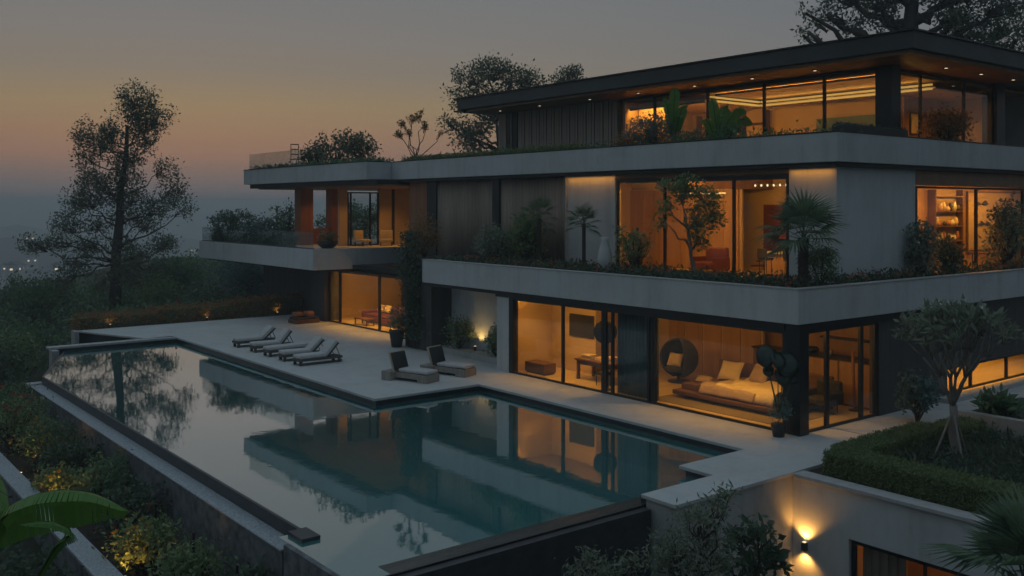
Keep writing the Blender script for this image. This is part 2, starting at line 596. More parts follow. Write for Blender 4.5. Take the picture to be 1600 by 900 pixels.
def shrub(name, label, c, r, h, leaf, size, n, cat='shrub', group=None, aspect=.5, lumps=5, flowers=None, nf=0, fs=.08, per=8, spread=.1, stems=True, ry=None):
    """a rounded bush standing at c, radius r, height h"""
    root = empty(name, tuple(c), label, cat, group)
    parts, fl = [], []
    ry = ry or r
    sb = MB()
    for i in range(lumps):
        a = 2 * math.pi * i / lumps + random.random()
        q = .55 * random.uniform(.4, 1.1) if lumps > 1 else 0
        cc = np.array(c) + np.array([r * q * math.cos(a), ry * q * math.sin(a), h * random.uniform(.42, .62)])
        rr = np.array([r * .62, ry * .62, h * random.uniform(.34, .46)]) if lumps > 1 else np.array([r, ry, h * .5])
        P, t = twig_cloud(cc, rr, max(3, n // lumps // per), per, spread, .35)
        P[:, 2] = np.maximum(P[:, 2], c[2] + .03)
        parts.append(leaves(P, size, aspect, .25))
        if flowers:
            k = max(1, nf // lumps)
            fp = cc + unit(rng.normal(size=(k, 3)) + [0, 0, .5]) * rr * 1.03
            fp = np.repeat(fp, 4, 0) + rng.normal(size=(4 * k, 3)) * fs * .25
            fl.append(leaves(fp, fs, .8, .3))
        if stems:
            for q2 in t[:4]:
                sb.tube(limb_pts(np.array(c) - [0, 0, .05], q2, 4, .08), [.03, .022, .015, .008], 5, False)
    V, F = cat_mesh(parts)
    link('foliage', np_mesh('foliage', V, F), leaf, root)
    if fl:
        V, F = cat_mesh(fl)
        link('flowers', np_mesh('flowers', V, F), flowers, root)
    if stems:
        sb.build('stems', 'bark', root)
    return root


def scatter_cover(name, label, cat, poly_pts, z, h, leaf, size, kind='stuff', aspect=.4, parent=None):
    """low growth over given ground points"""
    P = np.array(poly_pts, float)
    P = np.c_[P, z + np.abs(rng.normal(size=len(P))) * h * .45]
    V, F = leaves(P, size, aspect, .9)
    o = link(name, np_mesh(name, V, F), leaf, parent)
    return tag(o, label, cat, kind=kind)


def area_light(name, parent, loc, sx, sy, power, col=(1, .50, .10), down=True, rot=None):
    d = bpy.data.lights.new(name, 'AREA')
    d.shape = 'RECTANGLE'; d.size = sx; d.size_y = sy; d.energy = power; d.color = col
    o = bpy.data.objects.new(name, d)
    COL.objects.link(o)
    o.parent = parent
    w = world_loc(parent) if parent else Vector((0, 0, 0))
    o.location = Vector(loc) - w
    if rot: o.rotation_euler = rot
    return o


def point_light(name, parent, loc, power, col=(1, .55, .14), r=.05, spot=None, aim=None):
    d = bpy.data.lights.new(name, 'SPOT' if spot else 'POINT')
    d.energy = power; d.color = col; d.shadow_soft_size = r
    o = bpy.data.objects.new(name, d)
    COL.objects.link(o)
    o.parent = parent
    o.location = Vector(loc) - (world_loc(parent) if parent else Vector((0, 0, 0)))
    if spot:
        d.spot_size = R(spot); d.spot_blend = .7
        o.rotation_euler = Vector(aim).to_track_quat('-Z', 'Y').to_euler()
    return o

# ------------------------------------------------------------------ terrain, deck, pool
def sm(a, b, x):
    t = np.clip((x - a) / (b - a), 0, 1)
    return t * t * (3 - 2 * t)


def wave(x, y, s, ph):
    return np.sin(x / s + ph) * np.cos(y / s * .83 + 1.7 * ph) + .5 * np.sin(x / s * 2.3 + 2 * ph + y / s * 1.1)


def ground_z(x, y):
    site = -3.3 + 0 * x
    left = -2.45 - .11 * np.clip(6.0 - x, 0, 40)
    z = np.where(x < 8.55, left, site)
    z = np.where((x < 20) & (y < 14) & (x >= 8.55), -3.3, z)
    # bank beyond the terrace
    bank = -.35 + 2.6 * sm(56, 74, y) * sm(21, 36, x) - 3.2 * sm(19, 6, x) - .05 * np.clip(y - 78, 0, 300)
    k = sm(53.0, 54.2, y) * (x > 8.55) + sm(50, 58, y) * (x <= 8.55)
    z = z * (1 - k) + bank * k
    z = z + (3.2 + .08 * np.clip(x - 46, 0, 60)) * sm(44, 50, x) * (1 - k) + .06 * np.clip(x - 46, 0, 80) * k
    r = np.hypot(x - 25, y - 30)
    far = -78 + 16 * wave(x, y, 210, .4) + 7 * wave(x, y, 67, 1.1)
    far = far + 50 * np.exp(-((r - 930) / 230) ** 2) * (.8 + .2 * wave(x, y, 160, .7)) + 50 * np.exp(-((r - 440) / 90) ** 2) * (.75 + .25 * wave(x, y, 70, 2.0)) + 3 * wave(x, y, 23, .3)
    ridge = 46 * sm(1300, 1500, r) * (.6 + .4 * wave(x, y, 520, 2.2)) + 24 * sm(1800, 3200, r) * (.7 + .3 * wave(x, y, 900, .9))
    v = sm(75, 330, r) * (1 - .75 * sm(30, 120, x - .8 * np.clip(y, 0, 900)))
    return z * (1 - v) + np.minimum(far + ridge, -6) * v


def build_terrain():
    g = np.arange(-14, 112, 1.0)
    o = [14.]
    while o[-1] < 6000: o.append(o[-1] * 1.16 + 1)
    xs = np.concatenate([-np.array(o[::-1][:-1]), g, 98 + np.array(o[1:])])
    X, Y = np.meshgrid(xs, xs, indexing='ij')
    Z = ground_z(X, Y)
    n = len(xs)
    V = np.stack([X, Y, Z], -1).reshape(-1, 3)
    i = np.arange(n * n).reshape(n, n)
    F = np.stack([i[:-1, :-1], i[1:, :-1], i[1:, 1:], i[:-1, 1:]], -1).reshape(-1, 4)
    me = np_mesh('terrain', V, F)
    for p in me.polygons: p.use_smooth = True
    tag(link('terrain', me, 'terrain'), 'dark wooded slope falling away to the hazy valley', 'ground', kind='structure')


build_terrain()

DECK = [(16.5, 28.45), (20.9, 28.45), (20.9, 16.4), (18.3, 16.4), (18.3, 15.3), (15.8, 15.3), (15.8, 14.25), (46, 14.25), (46, 53.7), (13.2, 53.7),
        (15.2, 48.45), (16.5, 48.2)]
deck = MB().prism(DECK, -.09, 0).build('pool_deck', 'deck_stone', None, .012)
tag(deck, 'pale stone pool deck running along the whole house', 'deck', kind='structure')
box('deck_joint', 'dark_metal', deck, 24.9, 24.93, 14.26, 16.2, .0, .004)
inset = [(16.62, 28.57), (21.02, 28.57), (21.02, 16.28), (18.42, 16.28), (18.42, 15.42), (15.92, 15.42), (15.92, 14.4), (45.9, 14.4), (45.9, 53.6),
         (13.35, 53.6), (15.3, 48.55), (16.62, 48.3)]
MB().prism(inset, -3.6, -.09).build('deck_base', 'navy_tile', deck)

# pool basin, water and rims
PW = -.24
WATER = [(8.97, 18.4), (8.42, 18.4), (8.42, 15.22), (18.5, 15.22), (18.5, 16.35), (21.0, 16.35), (21.0, 28.5), (16.6, 28.5), (16.6, 48.25), (11.35, 48.0), (8.97, 41.4)]
tag(MB().sheet(WATER, PW).build('pool_water', 'pool_water'), 'still mirror-like water of the infinity pool', 'water', kind='structure')
basin = MB().sheet([(8.5, 15.2), (21.05, 15.2), (21.05, 28.55), (16.65, 28.55), (16.65, 48.3), (11.3, 48.1), (8.9, 41.45), (8.9, 18.3), (8.5, 18.3)], -1.35).build('pool_basin', 'basin_tile')
tag(basin, 'teal tiled floor of the infinity pool', 'pool', kind='structure')
box('ledge', 'wet_stone', basin, 9.2, 18.45, 15.24, 15.72, -1.3, PW + .006)
box('step', 'basin_tile', basin, 16.5, 20.9, 16.45, 17.3, -1.3, -.62)
pr_ = empty('overflow_wall', (9.0, 30, -.2), 'black stone overflow wall along the outer side of the pool', 'pool wall')
MB().prism([(8.50, 18.4), (8.98, 18.4), (8.98, 41.4), (11.36, 48.0), (11.1, 48.3), (8.86, 41.5), (8.50, 41.5)], -3.3, -.56).build('lower_wall', 'outer_wall', pr_)
MB().prism([(8.93, 18.4), (9.0, 18.4), (9.0, 41.38), (11.37, 47.98), (11.28, 48.02), (8.93, 41.42)], -.56, PW + .012).build('overflow_lip', 'black_stone', pr_)
MB().prism([(8.46, 18.4), (8.93, 18.4), (8.93, 41.3), (8.46, 41.3)], -.56, -.52).build('catch_ledge', 'terrazzo', pr_, .008)
box('ledge_cap', 'coping_stone', pr_, 8.4, 8.95, 41.3, 41.75, -.58, -.46)
box('end_pier', 'black_stone', pr_, 8.62, 9.04, 17.75, 18.39, -3.3, PW + .08, .008)
nr = empty('pool_front_wall', (12, 15.2, -1), 'dark smooth wall below the near overflow edge of the pool', 'pool wall')
box('wall', 'black_stone', nr, 8.36, 15.79, 14.98, 15.2, -3.3, -.27)
box('rim', 'dark_metal', nr, 8.36, 15.79, 15.2, 15.24, -.4, PW + .01)
box('return_wall', 'outer_wall', nr, 8.3, 8.42, 14.98, 17.9, -3.3, PW + .006)
fw = empty('pool_end_wall', (13, 48.2, 0), 'pale coped wall closing the far end of the pool', 'pool wall')
box('wall', 'navy_tile', fw, 10.8, 15.2, 48.08, 48.42, -3.3, -.1)
box('coping', 'coping_stone', fw, 10.62, 16.48, 47.95, 48.52, -.1, -.0, .012)
box('end_pier', 'render_grey', fw, 10.66, 10.95, 47.4, 48.05, -3.3, -.1)
box('pier', 'render_grey', fw, 13.0, 13.2, 53.0, 53.75, -3.3, .03)

# near corner: coped wall below the deck and the lower garden wall
gw = empty('garden_wall', (20.1, 10, 0), 'white rendered retaining wall with a lit window below the box hedge', 'wall')
for y0, y1, z0, z1 in ((12.75, 14.3, -3.4, -.10), (8.2, 12.75, -1.25, -.10), (2.0, 8.2, -3.4, -.10)):
    box('wall', 'render_white', gw, 20.1, 20.4, y0, y1, z0, z1)
box('coping', 'coping_stone', gw, 19.98, 20.42, 2.0, 14.2, -.10, -.01, .01)
wi = box('window', 'dark_metal', gw, 20.16, 20.22, 12.60, 12.72, -3.3, -1.27)
for y in (10.9, 9.6, 8.24):
    box('frame', 'dark_metal', wi, 20.16, 20.22, y, y + .06, -3.3, -1.27)
box('frame', 'dark_metal', wi, 20.16, 20.22, 8.24, 12.6, -1.35, -1.27)
for y0, y1 in ((10.97, 12.59), (9.67, 10.89), (8.31, 9.59)):
    box('pane', 'clear_glass', wi, 20.18, 20.19, y0, y1, -3.3, -1.36)
box('room_back', 'interior_panel', gw, 24.0, 24.1, 6, 14.1, -3.4, -.3)
box('room_side', 'interior_wall', gw, 20.4, 24.0, 14.0, 14.1, -3.4, -.3)
box('room_end', 'interior_wall', gw, 20.4, 24.0, 6.0, 6.1, -3.4, -.3)
box('room_ceiling', 'interior_ceiling', gw, 20.4, 24.0, 6.1, 14.0, -.4, -.3)
box('stair_rail', 'walnut', gw, 22.2, 22.3, 8.2, 11.6, -2.0, -1.85)
cw = MB()
for i in range(10):
    cw.box(20.5 + .04 * (i % 2), 20.56 + .04 * (i % 2), 11.55 + i * .11, 11.66 + i * .11, -3.3, -1.3)
cw.build('curtain', 'curtain_dark', gw)
area_light('room_light', gw, (22.6, 10, -.45), 1.5, 4, 55, (1, .38, .06))
pw = empty('pool_corner_wall', (18, 14.4, -1), 'grey rendered wall under the deck corner beside the shrubs', 'wall')
box('wall', 'render_grey', pw, 15.88, 20.42, 14.302, 14.42, -3.4, -.1)
box('wall', 'render_grey', pw, 15.86, 15.98, 14.42, 15.19, -3.4, -.1)
sco = empty('wall_sconce', (20.06, 13.92, -1.74), 'small wall sconce throwing warm light up and down the garden wall', 'wall lamp')
box('body', 'lamp_metal', sco, 19.98, 20.1, 13.86, 13.98, -1.84, -1.64, .01)
box('lens', 'spot_glow', sco, 20.0, 20.08, 13.88, 13.96, -1.636, -1.63)
point_light('up_beam', sco, (19.95, 13.92, -1.6), 42, (1, .44, .09), .05, 118, (.30, 0, 1))
point_light('down_beam', sco, (19.95, 13.92, -1.9), 28, (1, .44, .09), .05, 118, (.30, 0, -1))

# planting bed on top of the lower garden wall
tag(MB().box(20.42, 46, 0, 14.2, -.3, -.06).build('planting_bed', 'soil'), 'dark planted bed inside the clipped hedge', 'soil', kind='structure')
tag(MB().box(6.35, 8.58, 10, 44, -3.2, -2.1).build('garden_bed', 'soil'), 'dark soil bed below the pool wall', 'soil', kind='structure')
rw = empty('retaining_wall', (6.1, 25, -1.6), 'low garden retaining wall with pale speckled coping at lower left', 'wall')
box('wall', 'outer_wall', rw, 5.92, 6.3, 9, 44, -4.2, -1.66)
box('coping', 'terrazzo', rw, 5.84, 6.36, 9, 44, -1.66, -1.58, .01)

# ------------------------------------------------------------------ the villa
villa = empty('villa', (30, 30, 0), 'three storey flat roofed modern villa with glass walls and planted terraces', 'house')


def vb(name, m, *b, bevel=0, parent=None):
    return box(name, m, parent or villa, *b, bevel=bevel)


# --- middle terrace slab
vb('terrace_fascia', 'render_white', 23.05, 23.30, 16.2, 35.6, 3.19, 4.17, bevel=.012)
vb('terrace_fascia', 'render_white', 23.302, 46, 16.2, 16.45, 3.19, 4.17, bevel=.012)
vb('terrace_fascia', 'render_white', 23.302, 26.6, 35.35, 35.6, 3.19, 4.17, bevel=.012)
vb('terrace_coping', 'coping_stone', 23.03, 23.33, 16.18, 35.62, 4.172, 4.205)
vb('terrace_coping', 'coping_stone', 23.33, 46, 16.18, 16.48, 4.172, 4.205)
vb('terrace_floor', 'soffit_dark', 23.30, 46, 16.46, 35.34, 3.2, 3.9)
soil1 = vb('planter_soil', 'soil', 23.34, 25.7, 16.5, 35.3, 3.9, 4.16)
vb('planter_soil', 'soil', 25.7, 45, 16.5, 17.25, 3.9, 4.16)
# --- upper slab
vb('upper_fascia', 'render_white', 26.2, 26.5, 17.0, 43.38, 7.92, 8.83, bevel=.012)
vb('upper_fascia', 'render_white', 26.502, 46, 17.0, 17.28, 7.92, 8.83, bevel=.012)
vb('upper_coping', 'dark_metal', 26.19, 26.53, 16.99, 43.4, 8.832, 8.87)
vb('upper_coping', 'dark_metal', 26.53, 46, 16.99, 17.3, 8.832, 8.87)
vb('upper_floor', 'soffit_dark', 26.50, 46, 17.3, 52.0, 7.93, 8.62)
vb('upper_soffit_band', 'soffit_dark', 26.32, 46, 17.12, 43.3, 7.78, 7.92)
# --- wing roof
vb('wing_roof', 'render_white', 24.7, 36, 43.4, 59.2, 7.92, 8.83, bevel=.012)
vb('wing_roof_coping', 'dark_metal', 24.68, 36, 43.39, 59.22, 8.832, 8.87)
vb('wing_soffit', 'soffit_dark', 25.0, 35.8, 42.9, 58.9, 7.66, 7.92)
vb('wing_soffit_panel', 'soffit_wood', 25.4, 35.6, 42.7, 58.5, 7.60, 7.66)
# --- wing terrace slab
vb('wing_fascia', 'render_white', 23.05, 23.3, 46.1, 62.6, 3.15, 4.25, bevel=.012)
vb('wing_fascia', 'render_white', 23.302, 29.2, 46.1, 46.35, 3.15, 4.25, bevel=.012)
vb('wing_fascia', 'render_white', 23.302, 36, 62.35, 62.6, 3.15, 4.25, bevel=.012)
vb('wing_floor', 'deck_stone', 23.3, 36, 46.35, 62.35, 3.2, 4.12)
vb('wing_floor', 'deck_stone', 28.9, 36, 42.0, 46.1, 3.4, 4.12)
vb('wing_lower_soffit', 'soffit_dark', 23.5, 35, 46.4, 62.2, 3.02, 3.15)
# --- roof
vb('roof', 'roof_metal', 29.2, 44, 16.2, 41.7, 11.62, 12.2, bevel=.02)
vb('roof_trim', 'dark_metal', 29.12, 44, 16.12, 41.78, 12.2, 12.25)
vb('roof_drip', 'dark_metal', 29.14, 44, 41.2, 41.95, 11.52, 11.60)
vb('roof_soffit', 'soffit_wood', 29.4, 43.8, 16.4, 41.5, 11.5, 11.615)
for i, (x, y) in enumerate(((30.3, 39.4), (30.3, 36.2), (30.3, 32.6), (30.3, 29.5), (30.3, 26.3), (30.3, 23.4), (30.3, 20.6), (33.4, 17.3), (36.0, 17.3), (38.6, 17.3))):
    d = MB().lathe((x, y, 11.47), [(.10, .03), (.10, 0), (.075, -.004)], 12).build('downlight', 'lamp_metal', villa)
    MB().lathe((x, y, 11.463), [(.06, .002), (.06, 0)], 12).build('lens', 'spot_glow', d)


# --- glazing helper: a window with frame bars and panes in a wall plane
def window_x(x, y0, y1, z0, z1, mull=(), fw_=.07, glass='clear_glass', parent=villa, head=.0, dep=.09, sill=.07):
    """glazing that looks towards -X"""
    w = box('window', 'dark_metal', parent, x, x + dep, y0, y1, z0, z0 + sill)
    box('frame', 'dark_metal', w, x, x + dep, y0, y1, z1 - .08 - head, z1)
    ys = [y0] + list(mull) + [y1]
    for i, y in enumerate(ys):
        a = y if i == 0 else (y - fw_ if i == len(ys) - 1 else y - fw_ / 2)
        box('frame', 'dark_metal', w, x, x + dep, a, a + fw_, z0 + sill, z1 - .08 - head)
    for a, b in zip(ys[:-1], ys[1:]):
        box('pane', glass, w, x + .04, x + .05, a + fw_ * .5, b - fw_ * .5, z0 + sill, z1 - .08 - head)
    return w


def window_y(y, x0, x1, z0, z1, mull=(), fw_=.07, glass='clear_glass', parent=villa, head=0.0, dep=.09, sill=.07):
    """glazing that looks towards -Y"""
    w = box('window', 'dark_metal', parent, x0, x1, y, y + dep, z0, z0 + sill)
    box('frame', 'dark_metal', w, x0, x1, y, y + dep, z1 - .08 - head, z1)
    xs = [x0] + list(mull) + [x1]
    for i, x in enumerate(xs):
        a = x if i == 0 else (x - fw_ if i == len(xs) - 1 else x - fw_ / 2)
        box('frame', 'dark_metal', w, a, a + fw_, y, y + dep, z0 + sill, z1 - .08 - head)
    for a, b in zip(xs[:-1], xs[1:]):
        box('pane', glass, w, a + fw_ * .5, b - fw_ * .5, y + .04, y + .05, z0 + sill, z1 - .08 - head)
    return w


def curtain_x(x, y0, y1, z0, z1, m, pitch=.16, amp=.05, parent=villa):
    """pleated curtain in a plane that looks towards -X"""
    n = max(4, int((y1 - y0) / pitch * 8))
    vs, fs = [], []
    for i in range(n + 1):
        y = y0 + (y1 - y0) * i / n
        ph = 2 * math.pi * (y - y0) / pitch
        a = amp * (.6 + .4 * math.sin(y * 2.7) * math.sin(y * 1.3 + 1))
        for z, k in ((z0, 1.1), (z1, .8)):
            vs.append((x + k * a * math.sin(ph + .6 * math.sin(y * 3.1)), y, z))
    for i in range(n):
        fs.append((2 * i, 2 * i + 1, 2 * i + 3, 2 * i + 2))
    o = MB().add(vs, fs).build('curtain', m, parent, smooth=True)
    s = o.modifiers.new('thickness', 'SOLIDIFY'); s.thickness = .008
    return o


# --- ground storey, pool side
vb('corner_pillar', 'dark_metal', 23.25, 23.68, 16.29, 16.80, 0, 3.19, bevel=.01)
vb('lintel', 'dark_metal', 23.22, 23.5, 16.80, 30.5, 2.94, 3.19)
vb('lintel', 'dark_metal', 23.68, 31.74, 16.3, 16.6, 2.94, 3.19)
window_x(23.27, 16.81, 21.97, 0, 2.94, fw_=.09)
window_x(23.27, 21.99, 24.32, 0, 2.94, (22.2, 23.92), fw_=.10, glass='clear_glass')
window_x(23.27, 24.34, 29.60, 0, 2.94, (26.52,), fw_=.11)
vb('jamb', 'dark_metal', 23.24, 23.5, 29.40, 29.66, 0, 2.94)
vb('end_pier', 'render_white', 23.25, 25.0, 29.67, 30.45, 0, 3.19)
vb('alcove_wall', 'render_white', 24.9, 25.1, 30.46, 36.0, 0, 3.19)
vb('alcove_soffit', 'soffit_dark', 23.3, 24.9, 30.46, 35.9, 3.02, 3.19)
vb('alcove_planter', 'render_grey', 24.0, 24.88, 30.6, 35.9, 0, .26, bevel=.01)
vb('dark_pier', 'dark_cladding', 23.8, 26.55, 36.0, 38.2, 0, 4.18)
window_y(16.42, 23.70, 27.47, 0, 2.94, (24.8, 26.6), fw_=.16)
vb('side_wall', 'dark_cladding', 27.48, 31.70, 16.38, 16.7, 0, 3.19)
window_y(16.44, 31.72, 44.0, .16, 1.05, (33.5, 36.2, 38.0, 41), fw_=.10)
vb('side_wall', 'dark_cladding', 31.705, 44.0, 16.40, 16.7, 1.05, 3.19)
vb('side_kerb', 'coping_stone', 31.0, 44.0, 15.9, 16.37, 0, .15, bevel=.01)
# --- ground storey interior
fl = vb('room_floor', 'interior_floor', 23.36, 46, 16.52, 29.66, .0, .03)
vb('room_ceiling', 'interior_ceiling', 23.5, 46, 16.7, 29.66, 3.0, 3.06)
vb('partition', 'interior_wall', 25.4, 25.55, 27.0, 29.66, .03, 3.0)
vb('partition', 'interior_wall', 23.5, 25.4, 29.60, 29.66, .03, 3.0)
vb('back_wall', 'interior_panel', 29.2, 29.4, 16.72, 27.2, .03, 3.0)
vb('back_wall', 'interior_wall', 28.6, 28.7, 21.6, 27.0, .03, 3.0)
vb('side_partition', 'interior_wall', 25.55, 29.2, 27.0, 27.12, .03, 3.0)
vb('room_wall', 'interior_wall', 31.7, 44, 19.5, 19.6, .03, 3.0)
vb('room_wall', 'interior_wall', 29.4, 31.7, 16.72, 16.8, .03, 3.0)
for y in (21.7, 22.6, 23.5, 24.4, 25.3):
    vb('wall_panel', 'interior_panel', 28.56, 28.6, y, y + .82, .1, 2.9)
curtain_x(23.62, 22.05, 23.95, .04, 2.92, 'curtain_teal')
WARM = (1, .46, .055)


def wash_x(x, y0, y1, z, p, col=WARM, tilt=38):
    """slim washer strip behind a window head, aimed into the room (+X) and down"""
    box('washer_strip', 'lamp_metal', villa, x - .06, x - .01, y0, y1, z - .03, z + .05)
    area_light('washer_light', villa, (x, (y0 + y1) / 2, z), .12, y1 - y0, p * (.66 if z < 3.5 else .85 if z < 9 else .5), col, rot=(0, R(-90 + tilt), 0))


def down_spots(pts, z, p, col=WARM):
    for (x, y) in pts:
        d = MB().lathe((x, y, z - .012), [(.07, .012), (.07, 0), (.05, -.002)], 12).build('ceiling_spot', 'lamp_metal', villa)
        point_light('spot_beam', villa, (x, y, z - .03), p * (1.0 if z < 3.5 else .85 if z < 9 else .5), col, .04, 120, (0, 0, -1))


wash_x(23.56, 17.0, 21.9, 2.86, 95)
wash_x(23.56, 24.4, 26.9, 2.86, 48)
wash_x(23.56, 27.1, 29.5, 2.86, 26)
down_spots(((23.95, 18.0), (23.95, 19.6), (23.95, 21.2), (24.0, 25.2), (24.0, 27.0), (24.0, 28.5)), 3.0, 95)
down_spots(((26.2, 19.4), (26.6, 17.2), (26.8, 23.8)), 3.0, 30)
area_light('ceiling_light', villa, (36.5, 17.9, 2.9), 9.0, 1.0, 260, (1, .46, .05))

# --- middle storey, pool side
vb('dark_wall', 'orange_timber', 26.60, 26.8, 40.62, 42.3, 3.9, 7.78)
for y in (40.55,):
    vb('post', 'dark_metal', 26.56, 26.7, 39.75, 40.6, 3.9, 7.78)
curtain_x(26.68, 35.16, 39.74, 3.92, 7.76, 'curtain_dark', .22, .07)
vb('post', 'dark_metal', 26.56, 26.8, 34.65, 35.14, 3.9, 7.78)
curtain_x(26.68, 30.12, 34.63, 3.92, 7.76, 'curtain_dark', .22, .07)
vb('curtain_backing', 'dark_cladding', 26.80, 26.9, 30.1, 40.6, 3.9, 7.78)
vb('wall', 'render_white', 26.6, 26.9, 27.15, 30.04, 3.9, 7.78)
vb('wall_edge', 'coping_stone', 26.52, 26.6, 29.98, 30.06, 3.9, 7.78)
window_x(26.62, 19.10, 27.10, 3.9, 7.60, (21.36, 24.58), fw_=.09, head=.06)
vb('head', 'soffit_wood', 26.6, 26.9, 19.08, 27.14, 7.62, 7.78)
vb('wall', 'render_white', 26.6, 26.9, 17.3, 19.06, 3.9, 7.78)
vb('side_wall', 'render_white', 26.902, 31.3, 17.3, 17.5, 3.9, 7.78)
window_y(17.75, 31.4, 45, 3.9, 7.25, (32.2, 36.6, 40.5), fw_=.12, sill=.1)
vb('side_head', 'soffit_wood', 31.3, 45, 17.31, 17.9, 7.27, 7.77)
vb('side_jamb', 'interior_wall', 31.3, 31.4, 17.5, 19.0, 3.9, 7.27)
# interior middle storey
vb('room_floor', 'interior_floor', 26.72, 46, 17.9, 30.0, 3.9, 3.95)
vb('room_ceiling', 'interior_ceiling', 26.9, 46, 17.95, 30.0, 7.6, 7.7)
vb('back_wall', 'interior_wall', 32.0, 32.2, 17.95, 30.0, 3.95, 7.6)
for i in range(8):
    y = 24.0 + i * .74
    vb('wall_panel', 'interior_panel', 30.2, 30.28, y, y + .72, 3.95, 7.2)
for i in range(4):
    y = 18.0 + i * .9
    vb('wall_panel', 'interior_panel', 31.6, 31.7, y, y + .88, 3.95, 6.9)
vb('panel_wall', 'interior_wall', 30.3, 30.4, 23.9, 30.0, 3.95, 7.6)
vb('side_partition', 'interior_wall', 26.9, 30.3, 29.9, 30.0, 3.95, 7.6)
vb('beam', 'soffit_wood', 26.9, 32, 23.7, 23.9, 7.2, 7.6)
vb('back_wall', 'interior_panel', 33.0, 46, 19.8, 19.9, 3.95, 7.6)
vb('room_wall', 'interior_panel', 32.2, 32.3, 17.95, 19.8, 3.95, 7.6)
wash_x(26.98, 24.1, 26.9, 7.46, 90, (1, .43, .055))
wash_x(26.98, 19.2, 23.6, 7.46, 160, (1, .45, .055))
down_spots(((28.0, 25.6), (28.6, 22.6), (29.0, 20.4)), 7.6, 34, (1, .45, .055))
down_spots(((32.9, 18.7), (34.4, 18.9), (35.9, 18.9), (37.4, 18.9), (38.9, 18.9), (40.4, 18.9)), 7.6, 130, (1, .43, .055))
area_light('washer_light', villa, (37.5, 18.05, 7.2), 11, .12, 140, (1, .43, .055), rot=(R(58), 0, 0))
vb('cove_strip', 'warm_glow', 29.9, 29.95, 24.4, 27.0, 7.02, 7.08)
# warm strips hidden in the soffit over the plaster walls
for y0, y1 in ((27.2, 29.9), (17.4, 19.0)):
    vb('soffit_strip', 'lamp_metal', 26.40, 26.46, y0, y1, 7.76, 7.778)
    area_light('soffit_light', villa, (26.43, (y0 + y1) / 2, 7.74), .05, y1 - y0, 5.5 * (y1 - y0) / 2.7, (1, .40, .06))

# --- top storey
vb('top_wall', 'dark_cladding', 31.52, 31.8, 31.8, 41.0, 8.62, 11.5)
nsl = 38
sl = MB().box(0, .09, 0, .15, 8.64, 11.49).mesh('slat')
for i in range(nsl):
    y = 31.95 + i * .196
    link('slat', sl, 'slat_wood', villa, True).location = (31.42 - 30 + .03 * (i % 3 == 1), y - 30, 0)
vb('door', 'dark_metal', 31.44, 31.52, 39.45, 40.3, 8.62, 11.4)
vb('door_post', 'slat_wood', 31.40, 31.515, 39.85, 39.93, 8.62, 11.48)
vb('corner_panel', 'slat_wood', 31.42, 31.52, 40.34, 41.0, 8.62, 11.49)
window_x(31.40, 18.75, 31.77, 8.62, 11.46, (20.96, 23.69, 26.56, 29.59), fw_=.11)
vb('corner_column', 'dark_metal', 31.36, 31.95, 18.2, 18.73, 8.62, 11.5)
window_y(18.45, 31.96, 39.4, 8.62, 11.46, (33.8, 37.05), fw_=.11)
vb('column', 'dark_metal', 39.4, 40.1, 18.3, 18.9, 8.62, 11.5)
vb('room_floor', 'interior_floor', 31.5, 44, 18.6, 31.7, 8.62, 8.66)
vb('room_ceiling', 'interior_ceiling', 31.5, 43.7, 18.6, 31.7, 11.3, 11.4)
vb('cove_drop', 'interior_ceiling', 31.7, 35.2, 26.9, 31.5, 11.02, 11.10)
vb('cove_drop', 'interior_ceiling', 35.3, 40.0, 18.7, 31.5, 11.02, 11.10)
for z in (11.14, 10.98):
    vb('cove_strip', 'cove_glow', 35.16, 35.28, 18.8, 26.7, z, z + .07)
    vb('cove_strip', 'cove_glow', 31.8, 35.16, 26.72, 26.84, z, z + .07)
area_light('cove_light', villa, (35.0, 22.8, 11.06), .2, 7.6, 26, (1, .50, .09), rot=(0, R(100), 0))
vb('back_wall', 'interior_wall', 36.3, 36.4, 20.7, 31.6, 8.66, 11.3)
vb('back_wall', 'interior_panel', 36.4, 39.9, 20.6, 20.7, 8.66, 11.3)
vb('end_wall', 'interior_wall', 39.9, 40.0, 18.6, 20.6, 8.66, 11.3)
vb('wall_panel', 'interior_wall', 32.4, 32.5, 29.7, 31.5, 8.66, 11.3)
vb('side_partition', 'interior_wall', 31.6, 40, 31.6, 31.75, 8.66, 11.3)
wash_x(31.75, 26.95, 31.4, 10.96, 200, (1, .43, .055), 26)
down_spots(((33.4, 28.2), (34.8, 28.0), (35.0, 29.8), (37.2, 19.5), (38.6, 19.5)), 11.02, 110, (1, .46, .06))
down_spots(((33.6, 24.4), (33.6, 21.6), (34.4, 19.6)), 11.3, 90, (1, .44, .055))
wash_x(31.75, 19.0, 26.4, 11.2, 150, (1, .43, .055), 26)

# --- wing, ground storey
vb('wing_roof_edge', 'dark_metal', 25.35, 35, 38.2, 46.05, 3.12, 3.36)
window_x(25.55, 40.3, 49.15, 0, 3.02, (40.95, 43.6, 47.9), fw_=.15, sill=.08)
vb('wing_pillar', 'dark_cladding', 25.3, 26.4, 49.2, 50.6, 0, 3.02)
vb('wing_back', 'dark_cladding', 26.4, 26.6, 50.6, 60, 0, 3.02)
vb('room_floor', 'interior_floor', 25.66, 34, 38.3, 50.4, .0, .03)
vb('room_ceiling', 'interior_ceiling', 25.7, 34, 38.3, 50.4, 2.95, 3.01)
vb('back_wall', 'walnut', 31.0, 31.2, 38.3, 50.4, .03, 2.95)
for i in range(9):
    vb('wall_panel', 'interior_panel' if i % 3 == 0 else 'walnut', 30.94, 30.99, 40.2 + i * 1.1, 41.24 + i * 1.1, .1, 2.9)
vb('side_partition', 'interior_wall', 25.7, 31, 50.2, 50.3, .03, 2.95)
